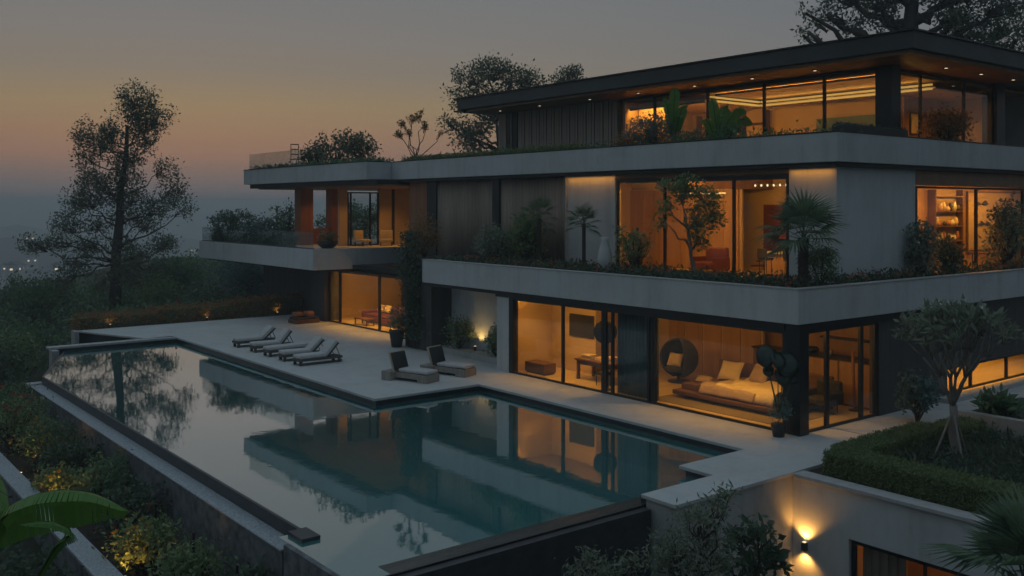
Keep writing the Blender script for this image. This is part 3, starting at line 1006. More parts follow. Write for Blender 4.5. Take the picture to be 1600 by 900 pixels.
vb('side_partition', 'interior_wall', 25.7, 31, 38.3, 38.4, .03, 2.95)
wash_x(25.9, 40.9, 48.8, 2.84, 210)
down_spots(((26.1, 41.6), (26.1, 43.2), (26.1, 44.8), (26.1, 46.4), (26.1, 48.0)), 2.95, 150)
# --- wing, middle storey: open lounge with timber piers
vb('timber_pier', 'orange_timber', 26.5, 27.35, 54.7, 55.55, 4.12, 7.6)
vb('timber_pier', 'orange_timber', 28.9, 29.7, 55.2, 56.0, 4.12, 7.6)
vb('lounge_wall', 'interior_wall', 27.75, 28.28, 52.0, 52.25, 4.12, 7.6)
window_y(52.05, 28.3, 30.5, 4.12, 7.4, (28.55, 29.9), fw_=.1)
vb('lounge_wall', 'interior_wall', 30.52, 31.4, 52.0, 52.25, 4.12, 7.6)
vb('lounge_post', 'dark_metal', 31.4, 31.55, 51.9, 52.25, 4.12, 7.6)
vb('lounge_wall', 'interior_wall', 31.55, 33.5, 52.02, 52.25, 4.12, 7.6)
vb('lounge_end', 'interior_wall', 33.5, 33.7, 42.4, 52.25, 4.12, 7.6)
vb('low_wall', 'orange_timber', 27.4, 28.9, 55.6, 55.9, 4.12, 5.1)
down_spots(((28.2, 50.6), (29.6, 50.4), (31.0, 50.4), (32.4, 49.0), (30.0, 47.5)), 7.6, 60, (1, .46, .08))
down_spots(((27.0, 53.2), (28.2, 54.2)), 7.6, 40, (1, .42, .08))

# --- far end of the house
vb('gable_wall', 'render_white', 45.0, 45.3, 17.3, 36.0, 3.9, 7.9)
vb('gable_wall', 'dark_cladding', 44.0, 44.3, 16.4, 36.0, 0, 3.19)
vb('gable_wall', 'render_white', 43.2, 43.5, 18.7, 41.0, 8.62, 11.5)
vb('rear_wall', 'render_white', 36.0, 45.0, 35.7, 36.0, 3.9, 7.9)

# --- glass balustrades
for nm, lab, pts, z0, z1 in (
        ('balustrade', 'frameless glass balustrade on the left wing terrace', [(23.18, 46.3), (23.18, 50.3), (23.18, 54.4), (23.18, 58.4), (23.18, 62.4)], 4.25, 5.15),
        ('balustrade', 'faint glass balustrade on the roof of the left wing', [(24.95, 51.5), (24.95, 55.2), (24.95, 58.9)], 8.87, 9.85)):
    b = empty(nm, (pts[0][0], pts[0][1], z0), lab, 'balustrade')
    for (xa, ya), (xb, yb) in zip(pts[:-1], pts[1:]):
        box('pane', 'balustrade_glass', b, xa - .008, xa + .008, ya + .02, yb - .02, z0 + .04, z1)
    box('base_rail', 'lamp_metal', b, pts[0][0] - .04, pts[0][0] + .04, pts[0][1], pts[-1][1], z0, z0 + .05)

# ------------------------------------------------------------------ furniture on the deck
def lounger(loc, back, label):
    """chaise with its foot towards the pool (-X), local origin at the middle of the foot end"""
    o = empty('sun_lounger', loc, label, 'sun lounger', 'sun loungers in a row by the pool', rz=R(random.uniform(-6, 6)))
    MB().box(0, 2.0, -.34, .34, .17, .27).build('frame', 'wicker', o, .02, 2, local=True)
    for x in (.06, 1.82):
        for y in (-.31, .21):
            MB().box(x, x + .1, y, y + .1, 0, .17).build('leg', 'wicker', o, local=True)
    MB().box(.02, 1.98, -.33, -.29, .04, .10).build('rail', 'wicker', o, local=True)
    MB().box(.02, 1.30, -.32, .32, .27, .43).build('cushion', 'grey_cushion', o, .06, 3, local=True)
    b = MB().box(0, .76, -.32, .32, .0, .16).rot(-R(back), (0, 0, 0), 'Y')
    b.v = [(x + 1.28, y, z + .28) for x, y, z in b.v]
    b.build('backrest', 'grey_cushion', o, .045, 3, local=True)
    if back > 5:
        b = MB().box(.02, .76, -.34, .34, -.05, -.005).rot(-R(back), (0, 0, 0), 'Y')
        b.v = [(x + 1.28, y, z + .28) for x, y, z in b.v]
        b.build('back_frame', 'wicker', o, local=True)
        ex = 1.28 + .6 * math.cos(R(back)); ez = .25 + .6 * math.sin(R(back))
        MB().tube([(1.9, -.28, .25), (ex, -.28, ez)], .015, 6).build('strut', 'dark_metal', o, local=True)
        MB().tube([(1.9, .28, .25), (ex, .28, ez)], .015, 6).build('strut', 'dark_metal', o, local=True)
    return o


lounger((17.45, 42.9, 0), 42, 'grey cushioned sun lounger at the far left end of the row')
lounger((17.45, 41.0, 0), 50, 'second grey sun lounger from the far left, back raised')
lounger((17.42, 39.4, 0), 0, 'middle sun lounger of the row with its back laid flat')
lounger((17.42, 37.9, 0), 44, 'fourth sun lounger along the row, next to the nearest one')
lounger((17.40, 36.4, 0), 47, 'nearest sun lounger of the row, back raised, wicker base showing')


def low_chair(loc, label):
    """low deck chaise: wide timber box base, dark backrest at +Y, pale seat running to -Y"""
    o = empty('low_chaise', loc, label, 'chair', 'low chaises on the deck', rz=R(18))
    MB().box(-.55, .55, .55, 1.0, 0, .34).build('base', 'weathered_wood', o, .015, local=True)
    MB().box(-.30, .42, -.95, .55, .10, .30).build('seat_frame', 'weathered_wood', o, .015, local=True)
    MB().box(-.32, .46, -1.0, -.55, 0, .30).build('foot_block', 'weathered_wood', o, .015, local=True)
    MB().box(-.26, .40, -.98, .42, .31, .44).build('seat_cushion', 'grey_cushion', o, .05, 3, local=True)
    b = MB().box(-.34, .40, 0, .10, .02, .70).rot(R(-18), (0, 0, 0), 'X').build('backrest', 'charcoal_fabric', o, .03, 3, local=True)
    b.location = (0, .42, .36)
    b = MB().box(-.40, .46, .10, .16, -.04, .75).rot(R(-18), (0, 0, 0), 'X').build('back_panel', 'cream_fabric', o, .02, 3, local=True)
    b.location = (0, .42, .36)
    return o


low_chair((19.35, 30.65, 0), 'low timber chaise with charcoal back, nearer the pool corner')
low_chair((21.2, 30.85, 0), 'low timber chaise with charcoal back, nearer the house wall')
db = empty('daybed', (24.0, 49.5, 0), 'low dark daybed with orange cushions at the far deck end', 'daybed')
box('base', 'walnut', db, 23.45, 24.9, 49.0, 50.0, 0, .22, .02)
box('mattress', 'charcoal_fabric', db, 23.5, 24.85, 49.05, 49.95, .22, .34, .04, 3)
box('cushion', 'orange_timber', db, 23.6, 24.1, 49.4, 49.9, .34, .62, .08, 3)
box('cushion', 'orange_timber', db, 24.3, 24.8, 49.4, 49.9, .34, .62, .08, 3)

# ------------------------------------------------------------------ bedroom behind the pool glass
bed = empty('bed', (25.6, 20.2, .03), 'low wide bed with crumpled cream sheets behind the corner glass', 'bed')
box('platform', 'walnut', bed, 24.55, 27.1, 17.9, 22.3, .16, .30, .02)
box('plinth', 'dark_metal', bed, 24.85, 26.8, 18.2, 22.0, .03, .16)
box('headboard', 'walnut', bed, 27.1, 27.25, 17.8, 22.4, .03, 1.05, .02)
box('mattress', 'cream_fabric', bed, 24.8, 27.08, 18.5, 21.3, .30, .58, .07, 3)
box('night_shelf', 'walnut', bed, 24.9, 25.9, 21.5, 22.2, .30, .5, .02)


def cloth(x0, x1, y0, y1, z, amp, m, name, parent, drop=None, n=26):
    vs, fs = [], []
    for i in range(n + 1):
        for j in range(n + 1):
            x = x0 + (x1 - x0) * i / n; y = y0 + (y1 - y0) * j / n
            h = z + amp * (math.sin(x * 5.1 + y * 2.2) * math.sin(y * 4.3 - x * 1.7) + .5 * math.sin(x * 11 + y * 7))
            if drop:
                e = max(0, (x0 + .18 - x)) / .18
                h -= drop * e * e; x -= 0
            vs.append((x, y, h))
    for i in range(n):
        for j in range(n):
            k = i * (n + 1) + j
            fs.append((k, k + n + 1, k + n + 2, k + 1))
    o = MB().add(vs, fs).build(name, m, parent, smooth=True)
    s = o.modifiers.new('thickness', 'SOLIDIFY'); s.thickness = .03; s.offset = -1
    return o


cloth(24.66, 26.5, 18.3, 20.6, .68, .05, 'cream_fabric', 'blanket', bed, .34)
cloth(24.60, 25.3, 19.0, 21.2, .64, .025, 'mauve_fabric', 'throw', bed, .30)


def pillow(name, m, loc, sx, sy, sz, tilt, rz, parent=None, label=None, cat=None, group=None):
    b = MB()
    n = 12
    for sgn in (1, -1):
        vs, fs = [], []
        for i in range(n + 1):
            for j in range(n + 1):
                u, v = 2 * i / n - 1, 2 * j / n - 1
                h = sgn * sz * (max(0, (1 - u ** 4)) * max(0, (1 - v ** 4))) ** .5
                pin = 1 - .08 * (1 - abs(u)) * abs(v) ** 3 - .08 * (1 - abs(v)) * abs(u) ** 3
                vs.append((u * sx * pin, v * sy * pin, h))
        for i in range(n):
            for j in range(n):
                k = i * (n + 1) + j
                q = (k, k + n + 1, k + n + 2, k + 1)
                fs.append(q if sgn > 0 else q[::-1])
        b.add(vs, fs)
    o = b.build(name, m, None, smooth=True)
    o.location = loc
    o.rotation_euler = (0, R(tilt), R(rz))
    return tag(o, label, cat, group)


pillow('pillow', 'cream_fabric', (26.35, 21.25, .88), .36, .42, .13, -55, 8, None, 'square cream pillow leaning at the left of the bed', 'pillow', 'pillows on the bed')
pillow('pillow', 'mauve_fabric', (26.45, 20.1, .90), .36, .40, .13, -58, -12, None, 'square beige pillow leaning in the middle of the bed', 'pillow', 'pillows on the bed')
pillow('pillow', 'mauve_fabric', (25.6, 21.8, .58), .22, .28, .09, -10, 20, None, 'small pillow lying on the bed shelf at its left end', 'pillow', 'pillows on the bed')
rug = MB().box(23.75, 26.6, 17.3, 22.6, .031, .045).build('rug', 'rug_fabric')
tag(rug, 'flat brown rug under the bed behind the glass', 'rug')
cab = empty('long_cabinet', (28.2, 19.5, .03), 'long brown cabinet along the wall behind the bed', 'cabinet')
box('body', 'walnut', cab, 27.9, 28.5, 16.9, 21.5, .03, 1.5, .01)
box('top', 'dark_metal', cab, 27.86, 28.54, 16.86, 21.54, 1.5, 1.56)
for y in (18.05, 19.2, 20.35):
    box('door', 'interior_panel', cab, 27.88, 27.9, y - 1.1, y - .02, .1, 1.46)
sh = empty('wall_shelf', (29.1, 18.8, 2.0), 'dark shelf with small objects on the bedroom wall', 'shelf')
box('board', 'dark_metal', sh, 28.8, 29.19, 17.6, 19.4, 2.02, 2.07)
for i, (nm, y, h, r, m) in enumerate((('bowl', 19.9, .14, .16, 'cream_fabric'), ('vase', 20.3, .28, .08, 'white_ceramic'), ('dark_bowl', 19.3, .2, .26, 'dark_pot'), ('pot', 18.6, .2, .12, 'cream_fabric'))):
    o = MB().lathe((28.2, y, 1.56), [(r * .5, 0), (r, h * .5), (r * .8, h)], 14).build(nm, m, None, smooth=True)
    tag(o, ('shallow cream bowl on the long cabinet', 'small white vase on the long cabinet', 'dark bowl on the long cabinet', 'little cream pot on the long cabinet, nearest the corner')[i], ('bowl', 'vase', 'bowl', 'pot')[i])


def lathe_thing(name, m, c, prof, label, cat, n=20):
    return tag(MB().lathe(c, prof, n).build(name, m, None, smooth=True), label, cat)


# round hanging chair
eg = empty('egg_chair', (26.9, 24.1, .03), 'dark round egg chair with a yellow cushion behind the glass', 'chair')
vs, fs = [], []
n1, n2 = 18, 12
for i in range(n1 + 1):
    for j in range(n2 + 1):
        a = -2.15 + 4.3 * i / n1; t = .12 + 2.75 * j / n2
        vs.append((26.9 + .72 * math.sin(t) * math.cos(a), 24.1 + .72 * math.sin(t) * math.sin(a), .92 + .74 * math.cos(t)))
for i in range(n1):
    for j in range(n2):
        k = i * (n2 + 1) + j
        fs.append((k, k + 1, k + n2 + 2, k + n2 + 1))
sh_o = MB().add(vs, fs).build('shell', 'charcoal_fabric', eg, smooth=True)
sd = sh_o.modifiers.new('thickness', 'SOLIDIFY'); sd.thickness = .06
MB().lathe((26.9, 24.1, .03), [(.42, 0), (.42, .04), (.08, .06), (.08, .22)], 20).build('base', 'dark_metal', eg)
MB().blob((26.75, 24.1, .52), (.42, .45, .14)).build('seat_pad', 'charcoal_fabric', eg, smooth=True)
pillow('cushion', 'cream_fabric', (26.75, 24.15, .86), .26, .3, .1, -60, 10, None, 'pale cushion sitting in the dark egg chair', 'cushion')
arm = empty('armchair', (26.5, 17.7, .03), 'dark grey armchair by the side glass near the bed', 'armchair')
box('seat', 'charcoal_fabric', arm, 26.05, 26.85, 17.35, 18.1, .30, .52, .06, 3)
box('backrest', 'charcoal_fabric', arm, 26.75, 26.98, 17.3, 18.15, .42, 1.0, .06, 3)
for y in (17.22, 18.12):
    box('armrest', 'charcoal_fabric', arm, 26.1, 26.9, y, y + .13, .3, .7, .04, 3)
for x in (26.12, 26.8):
    for y in (17.4, 18.05):
        MB().tube([(x, y, .03), (x, y, .31)], .02, 6).build('leg', 'walnut', arm)
fl_ = empty('floor_lamp', (27.5, 17.2, .03), 'tall thin reddish floor lamp behind the armchair', 'lamp')
MB().tube([(27.5, 17.25, .06), (27.5, 17.3, 1.9)], .05, 8).build('pole', 'orange_timber', fl_)
MB().lathe((27.5, 17.25, .03), [(.18, 0), (.18, .03), (.04, .04)], 16).build('base', 'dark_metal', fl_)

# study behind the next panes
ott = empty('ottoman', (24.2, 28.8, .03), 'small dark brown box ottoman on the lit floor', 'ottoman')
box('body', 'walnut', ott, 23.75, 24.35, 28.1, 29.3, .08, .46, .03, 3)
box('plinth', 'dark_metal', ott, 23.8, 24.3, 28.15, 29.25, .03, .08)
dk = empty('writing_table', (24.9, 26.0, .03), 'brown table spread with papers behind the glass', 'table')
box('top', 'walnut', dk, 24.3, 25.3, 25.0, 27.0, .74, .80, .01)
box('apron', 'walnut', dk, 24.36, 25.24, 25.06, 26.94, .60, .74)
for x in (24.36, 25.14):
    for y in (25.06, 26.84):
        box('leg', 'walnut', dk, x, x + .1, y, y + .1, .03, .60)
for i, (y, x, h) in enumerate(((26.6, 24.7, .16), (26.0, 24.8, .10), (25.4, 24.75, .2))):
    s_ = empty('book_stack', (x, y, .8), ('stack of cream papers at the left end of the brown table', 'flat pile of papers in the middle of the brown table', 'taller pile of books at the right end of the brown table')[i], 'books')
    nb = int(h / .05)
    for k in range(nb):
        d = .02 * math.sin(k * 2.1)
        box('book', ('cream_fabric', 'book_mixed')[k % 2], s_, x - .2 + d, x + .22 + d, y - .22, y + .22, .8 + k * .05, .847 + k * .05)
st = empty('stool', (24.1, 25.3, .03), 'small dark stool standing at the brown table', 'stool')
box('seat', 'charcoal_fabric', st, 23.95, 24.35, 25.0, 25.5, .42, .52, .03, 3)
for x in (23.98, 24.3):
    for y in (25.03, 25.45):
        MB().tube([(x, y, .03), (x, y, .43)], .018, 6).build('leg', 'dark_metal', st)
tv = empty('television', (25.45, 26.2, 1.6), 'large dark screen on the wall behind the brown table', 'screen')
box('screen', 'picture_dark', tv, 25.33, 25.37, 27.05, 28.45, 1.42, 2.3, .01)
box('bracket', 'dark_metal', tv, 25.37, 25.4, 27.5, 28.0, 1.6, 2.1)


def disc_lamp(loc, h, label, discs):
    o = empty('disc_lamp', loc, label, 'floor lamp')
    x, y, z = loc
    MB().tube([(x, y, z), (x, y, z + h)], .02, 8).build('pole', 'dark_metal', o)
    MB().lathe((x, y, z), [(.2, 0), (.2, .03), (.03, .04)], 16).build('base', 'dark_metal', o)
    for (dx, dz, r) in discs:
        c = cp((x, y, z), dx, dz)
        b = MB()
        pr = [(0.02, .05), (r * .5, .045), (r * .9, .02), (r, 0), (r * .9, -.03), (r * .5, -.05), (.02, -.055)]
        b.lathe((0, 0, 0), pr, 28)
        q = Vector(tuple(-FW)).to_track_quat('Z', 'Y').to_matrix()
        b.v = [tuple(q @ Vector(p) + Vector(tuple(c))) for p in b.v]
        b.build('shade', 'charcoal_fabric', o, smooth=True)
    return o


disc_lamp((23.75, 24.6, .03), 2.3, 'dark disc shaded floor lamp behind the glass beside the teal curtain', [(-.1, 2.05, .42)])

# ------------------------------------------------------------------ wing lounge on the ground floor
so = empty('sofa', (27.3, 45.5, .03), 'deep dark red sofa with pale cushions inside the left wing', 'sofa')
box('base', 'red_brown_leather', so, 26.7, 28.0, 42.4, 47.2, .12, .42, .04, 3)
box('backrest', 'red_brown_leather', so, 27.8, 28.1, 42.4, 47.2, .42, .95, .06, 3)
box('armrest', 'red_brown_leather', so, 26.7, 28.0, 47.2, 47.5, .12, .68, .05, 3)
box('armrest', 'red_brown_leather', so, 26.7, 28.0, 42.1, 42.4, .12, .68, .05, 3)
for i in range(3):
    box('seat_cushion', 'red_brown_leather', so, 26.72, 27.8, 42.45 + i * 1.58, 43.98 + i * 1.58, .42, .56, .05, 3)
for i, (y, m) in enumerate(((46.7, 'mauve_fabric'), (46.0, 'cream_fabric'), (43.0, 'mauve_fabric'))):
    pillow('cushion', m, (27.55, y, .82), .22, .3, .1, -65, 0, None, ('pinkish cushion at the far end of the red sofa', 'cream cushion on the red sofa, second from its far end', 'pinkish cushion at the near end of the red sofa')[i], 'cushion', 'cushions on the red sofa')
ct = empty('coffee_table', (26.2, 46.3, .03), 'small dark coffee table before the red sofa', 'table')
box('top', 'walnut', ct, 25.95, 26.5, 45.6, 47.0, .34, .40, .01)
for x in (25.98, 26.42):
    for y in (45.65, 46.9):
        box('leg', 'walnut', ct, x, x + .06, y, y + .06, .03, .34)
pt = tag(MB().box(30.87, 30.92, 45.6, 47.2, 1.2, 2.6).build('picture', 'picture_dark'), 'dark picture on the back wall of the left wing', 'picture')
for i, y in enumerate((44.2, 47.9, 48.7)):
    l_ = empty('wall_lamp', (30.9, y, 1.7), ('glowing wall lamp behind the right end of the red sofa', 'glowing wall lamp left of the dark picture', 'glowing wall lamp farthest left in the wing lounge')[i], 'lamp')
    box('plate', 'lamp_metal', l_, 30.87, 30.935, y - .08, y + .08, 1.3, 2.0)
    box('shade', 'warm_glow', l_, 30.74, 30.868, y - .12, y + .12, 1.35, 1.95, .03)

# lounge chairs on the wing terrace
for i, (x, y, rz) in enumerate(((28.9, 51.2, 20), (30.4, 51.0, -30))):
    c_ = empty('lounge_chair', (x, y, 4.12), ('yellow lit lounge chair left on the wing terrace', 'yellow lit lounge chair right on the wing terrace')[i], 'chair', 'lounge chairs on the wing terrace', rz=R(rz))
    MB().box(-.4, .4, -.4, .4, .25, .42).build('seat', 'cream_fabric', c_, .05, 3, local=True)
    MB().box(-.4, .4, .28, .45, .3, .95).build('backrest', 'cream_fabric', c_, .05, 3, local=True)
    for sx in (-.36, .3):
        for sy in (-.36, .3):
            MB().box(sx, sx + .06, sy, sy + .06, 0, .26).build('leg', 'walnut', c_, local=True)

# ------------------------------------------------------------------ middle storey rooms
kt = empty('island_counter', (29.5, 20.3, 3.95), 'pale topped kitchen island in the middle storey', 'counter')
box('body', 'interior_panel', kt, 29.2, 30.0, 18.7, 22.0, 3.95, 4.80)
box('top', 'white_ceramic', kt, 29.1, 30.1, 18.6, 22.1, 4.80, 4.88, .01)
for i, y in enumerate((19.3, 20.4, 21.5)):
    s_ = empty('bar_stool', (28.6, y, 3.95), ('bar stool at the right end of the kitchen island', 'bar stool at the middle of the kitchen island', 'bar stool at the left end of the kitchen island')[i], 'stool', 'stools at the kitchen island')
    box('seat', 'charcoal_fabric', s_, 28.4, 28.8, y - .2, y + .2, 4.6, 4.68, .02)
    box('backrest', 'charcoal_fabric', s_, 28.38, 28.43, y - .2, y + .2, 4.68, 5.0, .02)
    for dx in (-.16, .16):
        for dy in (-.16, .16):
            MB().tube([(28.6 + dx, y + dy, 3.95), (28.6 + dx * .9, y + dy * .9, 4.6)], .014, 6).build('leg', 'dark_metal', s_)
sf = empty('armchair', (28.6, 24.1, 3.95), 'low red brown armchair behind the terrace tree', 'armchair')
box('seat', 'red_brown_leather', sf, 28.2, 29.0, 23.6, 24.6, 4.15, 4.42, .06, 3)
box('backrest', 'red_brown_leather', sf, 28.95, 29.2, 23.6, 24.6, 4.2, 4.95, .06, 3)
for y in (23.5, 24.58):
    box('armrest', 'red_brown_leather', sf, 28.2, 29.1, y, y + .12, 4.1, 4.6, .03, 3)
for x in (28.25, 28.95):
    for y in (23.7, 24.5):
        MB().tube([(x, y, 3.95), (x, y, 4.16)], .02, 6).build('leg', 'walnut', sf)
stc = empty('red_staircase', (29.3, 23.0, 3.95), 'red brown open staircase inside the middle storey glass', 'stairs')
for i in range(9):
    box('tread', 'red_brown_leather', stc, 30.9, 31.8, 25.0 - i * .26 - 1.4, 25.0 - i * .26 - 1.08, 4.15 + i * .2, 4.21 + i * .2)
box('stringer', 'red_brown_leather', stc, 31.8, 31.9, 21.2, 24.0, 3.96, 6.6)
gl = empty('string_light', (28.2, 20.5, 7.2), 'row of tiny bulbs strung below the middle storey ceiling', 'lights')
MB().tube([(27.6, 19.0, 7.32), (27.6, 20.2, 7.27), (27.6, 21.3, 7.32)], .01, 5).build('cable', 'dark_metal', gl)
for i in range(9):
    MB().blob((27.6, 19.1 + i * .26, 7.26), (.035, .035, .045), 8, 6).build('bulb', 'spot_glow', gl)
# shelves and art in the right hand room
ORD = ('first', 'second', 'third', 'fourth', 'fifth', 'sixth', 'seventh', 'eighth', 'ninth', 'tenth', 'eleventh', 'twelfth')
bk = empty('bookcase', (37.8, 19.6, 3.95), 'lit open bookcase at the left of the side room', 'bookcase')
box('back', 'interior_wall', bk, 36.8, 38.9, 19.72, 19.79, 4.0, 7.2)
for z in (4.5, 5.1, 5.7, 6.3, 6.9):
    box('shelf', 'walnut', bk, 36.8, 38.9, 19.45, 19.72, z, z + .05)
for x in (36.74, 38.9):
    box('side', 'walnut', bk, x, x + .06, 19.45, 19.79, 3.95, 7.2)
for k, z in enumerate((4.55, 5.15, 5.75, 6.35)):
    x = 36.92; i = 0
    while x < 38.65:
        w = random.uniform(.1, .26); h = random.uniform(.16, .38)
        if random.random() < .75:
            o = MB().lathe((x + w / 2, 19.58, z), [(w * .35, 0), (w * .5, h * .4), (w * .3, h)], 10).build('ornament', ('white_ceramic', 'cream_fabric', 'orange_timber', 'dark_pot')[random.randrange(4)], None, smooth=True)
            tag(o, ORD[i] + ' ornament from the left on the ' + ('lowest', 'second', 'third', 'top')[k] + ' shelf of the lit bookcase', 'ornament', 'ornaments in the bookcase')
            i += 1
        x += w + .06
art = empty('wall_art', (42.5, 19.7, 5.8), 'large framed board with dark bird-like reliefs in the side room', 'wall art')
box('board', 'interior_wall', art, 39.9, 45.2, 19.72, 19.78, 4.7, 7.1)
for x0, x1, z0, z1 in ((39.85, 45.25, 7.1, 7.16), (39.85, 45.25, 4.64, 4.7), (39.85, 39.9, 4.7, 7.1), (45.2, 45.25, 4.7, 7.1)):
    box('frame', 'walnut', art, x0, x1, 19.7, 19.79, z0, z1)
for (x, z, s, a) in ((41.0, 6.6, .55, .2), (43.0, 6.75, .4, -.3), (41.3, 5.75, .5, -.1), (43.4, 5.7, .45, .35)):
    b = MB()
    for sg in (1, -1):
        b.add([(x, 19.67, z + .05 * s), (x + sg * s * .6, 19.67, z + .28 * s + a * sg * s * .3), (x + sg * s * 1.15, 19.67, z - .05 * s + a * sg * s * .4), (x + sg * .5 * s, 19.67, z - .08 * s),
               (x, 19.715, z + .05 * s), (x + sg * s * .6, 19.715, z + .28 * s + a * sg * s * .3), (x + sg * s * 1.15, 19.715, z - .05 * s + a * sg * s * .4), (x + sg * .5 * s, 19.715, z - .08 * s)],
              [(0, 1, 2, 3), (4, 7, 6, 5), (0, 4, 5, 1), (1, 5, 6, 2), (2, 6, 7, 3), (3, 7, 4, 0)])
    b.build('relief', 'dark_pot', art)
tb_ = empty('side_table', (39.5, 18.6, 3.95), 'slim table with thin legs in the side room', 'table')
box('top', 'walnut', tb_, 38.4, 41.0, 18.2, 18.9, 4.62, 4.68)
for x in (38.45, 39.7, 40.9):
    for y in (18.25, 18.83):
        MB().tube([(x, y, 3.95), (x, y, 4.62)], .02, 6).build('leg', 'dark_metal', tb_)
for i, x in enumerate((35.2, 36.5)):
    c_ = empty('dining_chair', (x, 18.4, 3.95), ('dark dining chair left in the side room', 'dark dining chair right in the side room')[i], 'chair', 'dining chairs in the side room')
    box('seat', 'charcoal_fabric', c_, x - .22, x + .22, 18.2, 18.6, 4.4, 4.46, .01)
    box('backrest', 'walnut', c_, x - .22, x + .22, 18.58, 18.62, 4.5, 4.95, .01)
    for dx in (-.2, .2):
        for dy in (-.17, .2):
            MB().tube([(x + dx, 18.4 + dy, 3.95), (x + dx, 18.4 + dy, 4.4 if dy < 0 else 4.5)], .016, 6).build('leg', 'walnut', c_)

# ------------------------------------------------------------------ top storey room
sc_ = empty('display_shelf', (35.9, 28.4, 8.66), 'golden lit display shelf behind the upper banana leaves', 'shelf')
box('back', 'interior_wall', sc_, 36.2, 36.28, 26.95, 31.0, 8.7, 10.9)
for z in (9.1, 9.7, 10.3):
    box('board', 'walnut', sc_, 35.85, 36.2, 26.95, 31.0, z, z + .05)
for y in (26.95, 28.3, 29.65, 30.95):
    box('upright', 'walnut', sc_, 35.85, 36.2, y, y + .05, 8.7, 10.9)
bl = tag(MB().box(36.0, 36.06, 20.8, 24.4, 8.7, 10.3).build('sky_reflection_panel', 'curtain_teal'), 'wide blue grey panel imitating sky reflected in the top storey panes', 'reflection panel')  # added panel, its blue grey stands in for sky reflected in the panes
so2 = empty('sofa', (34.4, 24.5, 8.66), 'low grey sofa inside the top storey glass', 'sofa')
box('seat', 'grey_cushion', so2, 33.9, 34.9, 22.4, 26.4, 8.78, 9.1, .06, 3)
box('backrest', 'grey_cushion', so2, 34.7, 34.98, 22.4, 26.4, 9.1, 9.55, .06, 3)
box('plinth', 'dark_metal', so2, 34.0, 34.9, 22.5, 26.3, 8.66, 8.78)
pc = empty('picture', (39.9, 19.6, 10), 'small framed picture on the top storey wall by the corner', 'picture')
box('board', 'cream_fabric', pc, 36.85, 37.4, 20.52, 20.56, 9.5, 10.3)
box('frame', 'dark_metal', pc, 36.8, 37.45, 20.55, 20.59, 9.45, 10.35)

# ------------------------------------------------------------------ pots, vases, small lights
vz = lathe_thing('vase', 'white_ceramic', (24.2, 25.24, 4.16), [(.16, 0), (.26, .2), (.28, .5), (.2, .85), (.12, 1.1), (.16, 1.25)], 'tall white ceramic vase on the middle terrace', 'vase')
fr_ = empty('roof_chair', (26.0, 54.1, 8.87), 'thin metal garden chair and table frame on the wing roof', 'chair')
for x, y in ((25.8, 53.8), (26.3, 53.8), (25.8, 54.6), (26.3, 54.6)):
    MB().tube([(x, y, 8.87), (x, y, 9.4 if y < 54 else 10.35)], .025, 6).build('leg', 'lamp_metal', fr_)
box('seat', 'lamp_metal', fr_, 25.75, 26.35, 53.75, 54.65, 9.38, 9.43)
for z in (9.7, 10.0, 10.3):
    box('slat', 'lamp_metal', fr_, 25.78, 26.32, 54.57, 54.62, z, z + .06)


def bollard(loc, label, power, aim=(0, 0, 1), size=110, col=(1, .5, .12)):
    o = empty('garden_uplight', loc, label, 'garden light', 'garden uplights')
    MB().lathe(loc, [(.05, 0), (.05, .14), (.065, .15), (.065, .2)], 10).build('body', 'lamp_metal', o)
    MB().lathe((loc[0], loc[1], loc[2] + .201), [(.05, 0), (.05, .004)], 10).build('lens', 'spot_glow', o)
    point_light('beam', o, (loc[0], loc[1], loc[2] + .26), power, col, .04, size, aim)
    return o


bollard((24.55, 33.7, .26), 'small uplight on the alcove planter between its two shrubs', 26, (.3, 0, 1), 110, (1, .58, .16))
for (x, y, t, p) in ((15.0, 53.9, 'at the left end of the far hedge', 2.5), (20.3, 53.9, 'in the middle of the far hedge', 2.5),
                     (24.6, 53.9, 'behind the daybed at the far hedge', 3)):
    bollard((x, y, -.02), 'small warm uplight ' + t, p, (0, .6, .8), 130, (1, .42, .08))
for (x, y, t, p) in ((6.6, 33.5, 'farthest back in the bed below the pool', 30), (6.55, 29.2, 'in the middle of the bed below the pool', 34), (6.6, 22.6, 'nearest in the bed below the pool, beyond the banana leaf', 30)):
    bollard((x, y, -2.1), 'warm uplight ' + t, p, (.1, .1, 1), 150, (1, .44, .07))

# ------------------------------------------------------------------ plants
def px_clumps(lst, u0, v0, s, depth=1.0, off=0.0):
    """clump sizes measured on the photograph, turned into metres about the trunk"""
    return [((u - u0) / s, (v0 - v) / s + off, random.uniform(-depth, depth), ru / s, rv / s) for u, v, ru, rv in lst]


